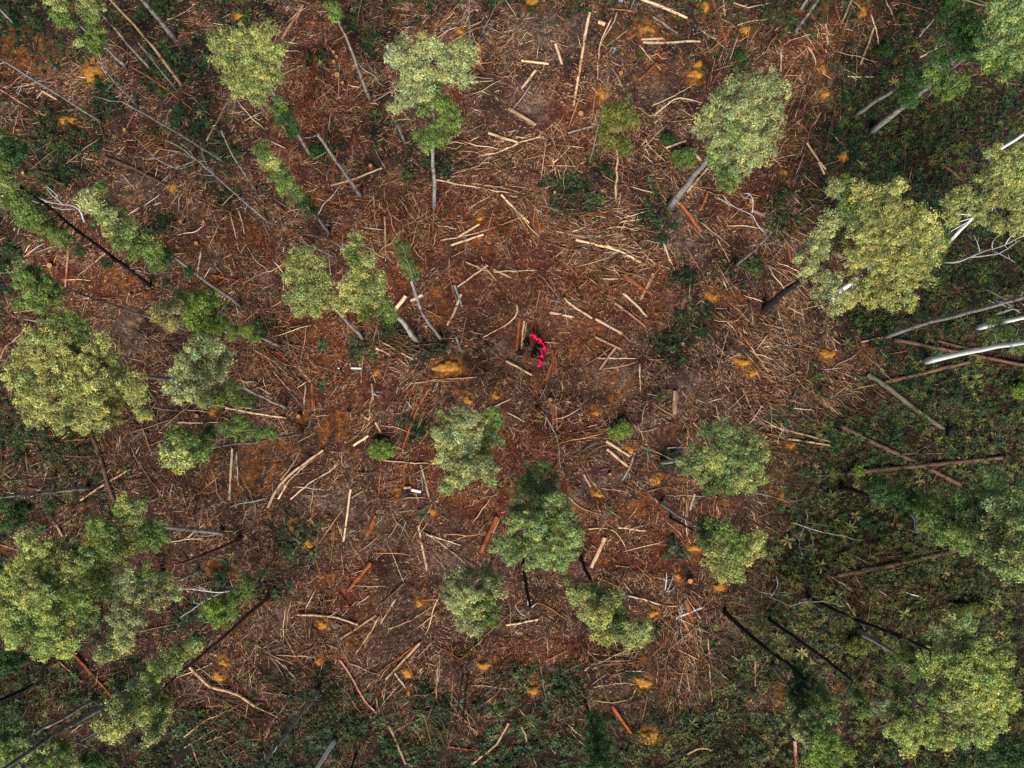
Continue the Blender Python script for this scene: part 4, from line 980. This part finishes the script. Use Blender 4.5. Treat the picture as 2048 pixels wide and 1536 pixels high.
def build_trees():
    for ti, row in enumerate(TREES.strip().split('\n')):
        label, b, t, k, tone, tr, blobs = row.split('|')
        bpx = tuple(float(v) for v in b.split(',')); tpx = tuple(float(v) for v in t.split(','))
        k = float(k); tc, tw = tr.split(); tw = float(tw)
        rr = random.Random(ti * 13 + 1)
        g = np.random.default_rng(500 + ti)
        base = P(*bpx)
        H = axis_height(base, tpx)
        dist_n = math.hypot(base[0], base[1])
        if dist_n < 26: H = rr.uniform(20, 25)
        H = float(np.clip(H, 9, 36))
        top = P(tpx[0], tpx[1], base[2] + H)
        root = empty('eucalypt_tree', base)
        off = Vector(base)
        mpp = (CAMH - H) / FPX
        # stem: straight from base to the crown's heart
        heart = Vector(top) - off
        heart.z = H * (.86 if k < .6 else .97)
        if k < .6: heart = Vector(P(tpx[0], tpx[1], base[2] + heart.z)) - off
        stem = [Vector((0, 0, -.4)).lerp(heart, s) + (Vector((rr.uniform(-.12, .12), rr.uniform(-.12, .12), 0)) if 0 < s < 1 else Vector()) for s in np.linspace(0, 1, 10)]
        rb = M(tw) / 2
        m = MB(); m.tube(stem, [rb * (1.15 if i == 0 else 1) * (1 - .62 * i / 9) for i in range(10)], 10, rough=.06, seed=ti)
        C, RR, CO = [], [], []
        for bl in blobs.split():
            q = bl.split(',')
            X, Y, r = float(q[0]), float(q[1]), float(q[2]) * (1.22 if k > .75 else 1.10)
            tn = np.array(TONE[q[3] if len(q) > 3 else tone])
            za = float(np.clip(axis_height(base, (X, Y)), base[2] + H * .12, base[2] + H * 1.12))
            zf = base[2] + H * (.97 - .10 * min(1.5, math.dist((X, Y), tpx) / 170) + rr.uniform(-.05, .05))
            z = k * za + (1 - k) * zf
            c = Vector(P(X, Y, z)) - off
            rm = r * (CAMH - z) / FPX
            # limb to the clump
            s = min(.97, max(.1, (c.z - rm * .9) / heart.z * (.8 if k < .6 else .95)))
            a = Vector((0, 0, -.4)).lerp(heart, s)
            e = c - Vector((0, 0, rm * .7))
            mid = a.lerp(e, .5) + Vector((rr.uniform(-.3, .3), rr.uniform(-.3, .3), -.6))
            m.tube([a, mid, e], [min(.12, rb * .30), min(.09, rb * .2), .035], 5, seed=ti)
            for _ in range(3):
                d = Vector((rr.uniform(-1, 1), rr.uniform(-1, 1), rr.uniform(-.3, .6))).normalized() * rm * rr.uniform(.6, 1.4)
                m.tube([mid.lerp(e, .7), e + d * .5, e + d], [.05, .035, .015], 3)
            # sub-clumps
            n = int(max(8, 5 + (rm / .52) ** 2 * 4.0))
            d = g.normal(0, 1, (n, 3)); d[:, 2] = np.abs(d[:, 2]) * .9 - .15
            d /= np.linalg.norm(d, axis=1, keepdims=True)
            rad = rm * g.uniform(.25, 1.10, n)
            C.append(np.array(c)[None] + d * rad[:, None] * np.array([1.08, 1.08, .7]))
            RR.append(g.uniform(.26, .58, n))
            tw_ = g.uniform(.45, 1.5, (n, 1)) * g.uniform(.8, 1.15)
            hue = g.normal(0, .10, (n, 1))
            CO.append(tn * tw_ * np.concatenate([1 + hue, np.ones((n, 1)), 1 - hue], 1))
        C, RR, CO = np.concatenate(C), np.concatenate(RR), np.concatenate(CO).clip(.005, .6)
        V, F, own = leaf_cloud(C, RR, 58, .112, up=.5, seed=ti)
        m.build('trunk', WM[tc], root)
        np_mesh('crown', V, F, LEAF, root, col=np.repeat(CO[own] , 4, 0))
        tag(root, label, 'tree', 'living trees left standing in the clearing')
build_trees()

# ------------------------------------------------------------------ bushes
BUSH = [(634, 308, 17, 'dk', 'dark bush beside the leafy stem of the top left tree'), (1366, 320, 26, 'gr', 'round dark green bush left of the dense tree trunk'),
        (765, 898, 26, 'li', 'small round lime green bush below the cream log'), (1240, 858, 24, 'li', 'bright green triangular bush with a grey twiggy top'),
        (1478, 115, 12, 'dk', 'small dark bush on the brown logs near the top'), (1768, 105, 14, 'dk', 'dark blue-green bush beside the leaning poles near top right'),
        (1711, 1285, 24, 'yd', 'dark yellowish bush between the charred trunks at lower right'), (1950, 1213, 18, 'yd', 'low dark olive bush above the huge bottom right tree'),
        (1915, 1220, 16, 'yd', 'low dark olive bush, left half of a wide thicket'), (2032, 782, 20, 'li', 'bright lime bush in the ferns on the right edge'),
        (1335, 280, 14, 'dk', 'faint dark bush above the round bush'), (1712, 940, 12, 'li', 'small lime bush beside the long brown trunk at right'),
        (1175, 100, 0, 'dk', '')]
def build_bushes():
    for bi, (X, Y, r, tone, label) in enumerate(BUSH):
        if r == 0: continue
        g = np.random.default_rng(700 + bi)
        base = P(X, Y); rm = M(r)
        root = empty('bush', base)
        h = rm * 1.2
        m = MB()
        for _ in range(7):
            a = g.uniform(0, 6.28); q = Vector((math.cos(a) * rm * .6, math.sin(a) * rm * .6, h * .7))
            m.tube([Vector((0, 0, -.2)), q * .5 + Vector((0, 0, .2)), q], [.07, .05, .02], 5)
        m.build('stems', WM['b'], root)
        n = int(30 + (rm / .5) ** 2 * 12)
        d = g.normal(0, 1, (n, 3)); d[:, 2] = np.abs(d[:, 2]); d /= np.linalg.norm(d, axis=1, keepdims=True)
        sx = np.array([1, .8, .8])
        C = d * (rm * g.uniform(.3, 1, n))[:, None] * sx + np.array([0, 0, h * .3])
        if bi == 3: C[:, 0] += C[:, 1] * .3; C = C[(C[:, 1] < rm * .75 - np.abs(C[:, 0] - rm * .3) * .8) | (g.random(len(C)) < .1)]; n = len(C)
        col = np.array(TONE[tone]) * g.uniform(.65, 1.3, (n, 1))
        V, F, own = leaf_cloud(C, g.uniform(.25, .5, n), 34, .12, seed=bi)
        np_mesh('foliage', V, F, LEAF, root, col=np.repeat(col[own], 4, 0))
        tag(root, label, 'bush')
build_bushes()

# ------------------------------------------------------------------ ochre soil mounds

def build_mounds():
    for mi, t in enumerate(MOUNDS.split()):
        X, Y, rx, ry = [float(v) for v in t.split(',')]
        rr = random.Random(mi + 40)
        base = P(X, Y); ax, ay = M(rx), M(ry)
        h = min(ax, ay) * rr.uniform(.42, .62)
        na, nr = 36, 11
        V, F = [], []
        ph = [rr.uniform(0, 6.28) for _ in range(4)]
        sx, sy = rr.uniform(0, 50), rr.uniform(0, 50)
        for i in range(nr + 1):
            u = i / nr
            for j in range(na):
                th = 2 * math.pi * j / na
                w = 1 + .18 * math.sin(2 * th + ph[0]) + .14 * math.sin(3 * th + ph[1]) + .10 * math.sin(7 * th + ph[2]) + rr.uniform(-.09, .09)
                px, py = ax * u * w * math.cos(th), ay * u * w * math.sin(th)
                nz = float(vnoise(np.array(px + sx), np.array(py + sy), .45, 7)) - .5
                z = h * (1 - u ** 2.2) + nz * .55 * (1 - u ** 3) * min(1, h) - (.35 * u ** 6)
                gz = float(hz(base[0] + px, base[1] + py)) - base[2]
                V.append((px, py, z + gz * u))
        for i in range(nr):
            for j in range(na):
                a = i * na + j; b = i * na + (j + 1) % na
                F.append((a, a + na, b + na, b))
        o = np_mesh('soil_mound', V, F, SOIL, loc=base, smooth=True)
        tag(o, cat='soil mound', group='ochre soil mounds and upturned earth')
        want_label(o, X, Y, ('big ' if rx > 17 else 'small ' if rx < 10 else '') + 'ochre soil mound')
build_mounds()

# ------------------------------------------------------------------ stumps
STUMPS = """53,350,5 252,262,5 670,110,5 675,117,5 669,126,5 687,170,5 743,335,6 1161,230,8 1109,387,4 1364,688,4 1100,800,6 1219,948,4 1109,1137,5 410,446,5 395,488,6 367,448,4 104,533,8 1241,150,6 396,832,6 1076,818,5 600,833,6
262,590,4 677,155,8 1378,1160,7 1500,406,7"""
def build_stumps():
    for si, t in enumerate(STUMPS.split()):
        X, Y, r = [float(v) for v in t.split(',')]
        rr = random.Random(si)
        base = P(X, Y); rm = M(r) * .68
        root = empty('tree_stump', base)
        hh = rr.uniform(.45, .9)
        burnt = si == 19
        m = MB()
        m.tube([(0, 0, -.3), (0, 0, .1), (0, 0, hh * .6), (0, 0, hh)], [rm * 1.5, rm * 1.25, rm * 1.02, rm], 14, cap=False, rough=.10, seed=si)
        for _ in range(5):
            a = rr.uniform(0, 6.28); d = Vector((math.cos(a), math.sin(a), 0))
            m.tube([d * rm * .7 + Vector((0, 0, .25)), d * rm * 1.6 + Vector((0, 0, .08)), d * rm * 2.3 + Vector((0, 0, -.1))], [rm * .35, rm * .22, rm * .1], 6)
        m.build('base', WM['k' if burnt else 'b'], root)
        f = MB()
        f.tube([(0, 0, hh - .05), (0, 0, hh + .015)], [rm * 1.02, rm * .96], 14, rough=.03, seed=si)
        f.build('sawn_top', WM['k'] if burnt else CUT, root, smooth=False)
        tag(root, cat='stump', group='sawn stumps between the debris')
        want_label(root, X, Y, 'charred black tree stump' if burnt else 'sawn tree stump with orange top')
build_stumps()

# uprooted root plate at the foot of the mossy fallen trunk
def root_plate():
    base = P(1893, 864)
    root = empty('root_plate', base)
    rr = random.Random(3)
    m = MB()
    for k in range(26):
        a = rr.uniform(0, 6.28); l = rr.uniform(.6, 1.5)
        d = Vector((.35 * rr.uniform(-1, 1) + .3, math.cos(a), math.sin(a) * .9))
        p0 = Vector((0, 0, .7)); p1 = p0 + d * l * .5; p2 = p0 + d * l + Vector((rr.uniform(-.3, .3), rr.uniform(-.3, .3), rr.uniform(-.1, .2)))
        m.tube([p0, p1, p2], [.12, .07, .02], 5, seed=k)
    m.build('roots', WM['b'], root)
    s = MB(); s.tube([(-.35, 0, .7), (0, 0, .7), (.2, 0, .7)], [.5, .85, .4], 14, rough=.2, seed=2)
    s.build('soil_clod', WM['k'], root)
    tag(root, 'torn root plate at the foot of the mossy fallen trunk', 'root plate')
root_plate()

# ------------------------------------------------------------------ people
SKIN = cloth_mat('skin', (.45, .25, .17), .1)
PINK = cloth_mat('hot_pink_cloth', (.92, .012, .10), .3)
BLACK = cloth_mat('black_cloth', (.006, .007, .011), .4)
NAVY = cloth_mat('navy_cloth', (.012, .022, .085), .3)
GREYC = cloth_mat('grey_cloth', (.30, .35, .42), .2)
HAIR = cloth_mat('dark_hair', (.012, .009, .008), .3)
def skin_body(root, J, E, mat, name='body'):
    me = bpy.data.meshes.new(name)
    keys = list(J)
    me.from_pydata([J[k][0] for k in keys], [(keys.index(a), keys.index(b)) for a, b in E], [])
    o = bpy.data.objects.new(name, me); COL.objects.link(o); o.parent = root
    md = o.modifiers.new('skin', 'SKIN'); md.use_smooth_shade = True
    sv = me.skin_vertices[0].data
    for i, k in enumerate(keys):
        sv[i].radius = J[k][1] if isinstance(J[k][1], tuple) else (J[k][1], J[k][1])
        sv[i].use_root = (k == 'pelvis')
    s = o.modifiers.new('sub', 'SUBSURF'); s.levels = 1; s.render_levels = 1
    me.materials.append(mat)
    return o
def drape(root, name, rings, mat, folds=9, amp=.1, seed=0, n=36):
    """closed cloth shell through elliptical rings (x, y, z, rx, ry), folds deepen downward"""
    rr = random.Random(seed); ph = rr.uniform(0, 6.28)
    V, F = [], []
    for i, (cx, cy, z, rx, ry) in enumerate(rings):
        u = i / (len(rings) - 1)
        for j in range(n):
            th = 2 * math.pi * j / n
            w = 1 + amp * u * (math.sin(folds * th + ph) + .5 * math.sin((folds + 4) * th + 2 * ph))
            V.append((cx + rx * w * math.cos(th), cy + ry * w * math.sin(th), z))
    for i in range(len(rings) - 1):
        for j in range(n):
            a = i * n + j; b = i * n + (j + 1) % n
            F.append((a, a + n, b + n, b))
    o = np_mesh(name, V, F, mat, root, smooth=True)
    md = o.modifiers.new('thick', 'SOLIDIFY'); md.thickness = .012
    return o
def person(X, Y, face, label, top, bottom, hair=HAIR, arms=((-.62, .25, 1.25), (.62, .25, 1.25)), robe=False, train=None, hood=None, bend=0.0, cap=None):
    """face: degrees, 0 looks to the top of the picture; arms: hand positions in the body's own frame"""
    base = P(X, Y)
    root = empty('person', base); root.rotation_euler.z = R(face)
    b = bend
    J = {'pelvis': ((0, 0, .95), (.15, .11)), 'belly': ((0, b * .15, 1.12), (.13, .10)), 'chest': ((0, b * .4, 1.32), (.17, .12)), 'neck': ((0, b * .6, 1.48), .055),
         'head0': ((0, b * .7 + .01, 1.58), (.075, .085)), 'head1': ((0, b * .75 + .01, 1.68), (.08, .10)), 'nose': ((0, b * .75 + .11, 1.63), .018)}
    E = [('pelvis', 'belly'), ('belly', 'chest'), ('chest', 'neck'), ('neck', 'head0'), ('head0', 'head1'), ('head0', 'nose')]
    for s, hand in ((-1, arms[0]), (1, arms[1])):
        q = 'l' if s < 0 else 'r'
        sh = Vector((s * .19, b * .45, 1.40)); hd = Vector(hand)
        el = sh.lerp(hd, .5) + Vector((s * .05, -.02, -.07))
        J['sh' + q] = (tuple(sh), .058); J['el' + q] = (tuple(el), .045); J['wr' + q] = (tuple(hd), .032)
        E += [('chest', 'sh' + q), ('sh' + q, 'el' + q), ('el' + q, 'wr' + q)]
        d = (hd - el).normalized(); sd = d.cross(Vector((0, 0, 1))).normalized()
        pm = hd + d * .06; J['pa' + q] = (tuple(pm), (.036, .018)); E.append(('wr' + q, 'pa' + q))
        for f in range(4):
            o_ = sd * (f - 1.5) * .021; ln = (.07, .085, .08, .06)[f]
            J[f'f{f}' + q] = (tuple(pm + o_ + d * .03), .009); J[f'g{f}' + q] = (tuple(pm + o_ + d * (.03 + ln) + Vector((0, 0, -.02))), .008)
            E += [('pa' + q, f'f{f}' + q), (f'f{f}' + q, f'g{f}' + q)]
        J['th' + q] = (tuple(pm + sd * s * .04 + d * .02), .010); E.append(('pa' + q, 'th' + q))
        st = .04 * s
        J['hp' + q] = ((s * .10, 0, .90), .088); J['kn' + q] = ((s * .12, .03 + st, .50), .060); J['an' + q] = ((s * .12, -.01 + st, .09), .042); J['to' + q] = ((s * .14, .15 + st, .04), .038)
        E += [('pelvis', 'hp' + q), ('hp' + q, 'kn' + q), ('kn' + q, 'an' + q), ('an' + q, 'to' + q)]
    skin_body(root, J, E, SKIN)
    hx = b * .75
    if robe:
        drape(root, 'robe', [(0, b * .5, 1.47, .07, .07), (0, b * .45, 1.42, .20, .13), (0, b * .35, 1.25, .23, .18), (0, b * .1, 1.0, .27, .24), (0, 0, .6, .35, .32), (0, 0, .05, .43, .40)], top, seed=int(X))
    else:
        drape(root, 'jacket', [(0, b * .55, 1.49, .07, .07), (0, b * .45, 1.43, .21, .12), (0, b * .35, 1.25, .22, .15), (0, .0, .93, .19, .15), (0, 0, .82, .20, .16)], top, amp=.03, seed=int(X))
        t = MB()
        for s in (-1, 1):
            t.tube([(s * .09, 0, .95), (s * .12, .03 + .04 * s, .5), (s * .12, -.01 + .04 * s, .1)], [.12, .085, .07], 10)
        t.build('trousers', bottom, root)
    sl = MB()
    for q, s in (('l', -1), ('r', 1)):
        a, e, w = (Vector(J[k + q][0]) for k in ('sh', 'el', 'wr'))
        if robe:
            sl.tube([a, e, w, w + (w - e) * .12 + Vector((0, 0, -.18))], [.09, .11, .13, .05], 10)
        else:
            sl.tube([a, e, w], [.085, .065, .05], 10)
    sl.build('sleeves', top, root)
    hm = MB()
    prof = [(.0, .03), (.035, .085), (.08, .108), (.14, .112), (.19, .085), (.225, .03)]
    hm.tube([(0, hx - .02 - .2 * (.1 - z if z < .1 else 0), 1.56 + z) for z, r in prof], [r for z, r in prof], 12)
    hm.build('hood' if hood else 'hair', hood or hair, root)
    if cap:
        c = MB(); c.tube([(0, hx, 1.74), (0, hx, 1.80), (0, hx, 1.825)], [.115, .10, .04], 12)
        c.tube([(0, hx + .08, 1.75), (0, hx + .2, 1.74)], [.075, .05], 8)
        c.build('cap', cap, root)
    if train:
        m = MB()
        rr = random.Random(int(Y))
        for k in range(9):                        # trailing folds of the gown, from shoulders to the ground
            off = Vector(((k - 4) * .055, 0, 0))
            p = [Vector((0, -.1, 1.30)) + off, Vector((train[0] * .4, train[1] * .4, .85)) + off * 1.6, Vector((train[0] * .8, train[1] * .8, .25)) + off * 1.3, Vector((train[0], train[1], .10)) + off * .6]
            m.tube([v + Vector((rr.uniform(-.02, .02), rr.uniform(-.02, .02), 0)) for v in p], [.035, .05, .05, .02], 7)
        m.build('train', top, root)
    tag(root, label, 'person')
    return root
person(1069, 674, 130, 'person in hot pink robe at the top of the row, trailing cloth to the left', PINK, PINK, robe=True, hood=PINK, arms=((-.62, .15, 1.25), (.45, .45, 1.2)), train=(.5, -.55))
person(1080, 682, 110, 'person in hot pink robe with arms folded, second from the top', PINK, PINK, robe=True, hood=PINK, arms=((-.25, .3, 1.15), (.25, .3, 1.15)))
person(1088, 696, 90, 'person in hot pink robe reaching left, rightmost and middle of the row', PINK, PINK, robe=True, hood=PINK, arms=((-.25, .60, 1.15), (.55, .35, 1.25)), train=(.45, .35))
person(1083, 712, 90, 'person in hot pink robe with cloth raised upward, second from the bottom', PINK, PINK, robe=True, hood=PINK, arms=((-.15, .40, 1.15), (.62, .1, 1.4)), train=(.55, .2))
person(1080, 725, 100, 'person in hot pink robe at the bottom of the row, cloth trailing to lower left', PINK, PINK, robe=True, hood=PINK, arms=((-.55, .35, 1.2), (.3, .3, 1.15)), train=(-.5, .45))
person(1054, 688, -70, 'person in black with a wide dark wrap, nearest the two parallel logs', BLACK, BLACK, robe=True, hood=BLACK, arms=((-.68, .15, 1.3), (.35, .3, 1.15)), train=(-.6, .05))
person(1074, 696, -40, 'person in black standing between the pink-robed figures', BLACK, BLACK, robe=True, hood=BLACK, arms=((-.25, .3, 1.15), (.25, .3, 1.15)))
person(1067, 711, -50, 'person in black left of the lower pink-robed figures', BLACK, BLACK, robe=True, hood=BLACK, arms=((-.3, .25, 1.15), (.3, .25, 1.15)))
person(1041, 706, 5, 'person in black with both arms spread wide at the foot of a log', BLACK, BLACK, robe=True, arms=((-.74, .1, 1.35), (.74, .0, 1.35)))
person(684, 739, 80, 'person in black with a small white cap left of the white plank', BLACK, BLACK, cap=cloth_mat('white_cloth', (.7, .7, .7), .1), arms=((-.25, .35, 1.1), (.25, .35, 1.1)))
person(700, 822, -60, 'person in navy blue standing above the big ochre patch', NAVY, NAVY, arms=((-.25, .25, 1.05), (.25, .25, 1.05)))
person(751, 788, -90, 'person in grey jacket and dark cap bending over the branches', GREYC, BLACK, bend=.45, cap=BLACK, arms=((-.2, .7, .95), (.25, .7, .95)))
person(1227, 103, 150, 'person in pale grey jacket bending down near the top', GREYC, NAVY, bend=.45, arms=((-.2, .7, .95), (.25, .65, 1.0)))
person(1240, 9, 160, 'person in light blue-grey jacket at the top edge', GREYC, BLACK, arms=((-.2, .3, 1.05), (.2, .3, 1.05)))
person(816, 989, 20, 'person in navy crouched over beside the two short cut blocks', NAVY, NAVY, bend=.4, arms=((-.2, .6, .9), (.25, .6, .9)))

finish_labels()
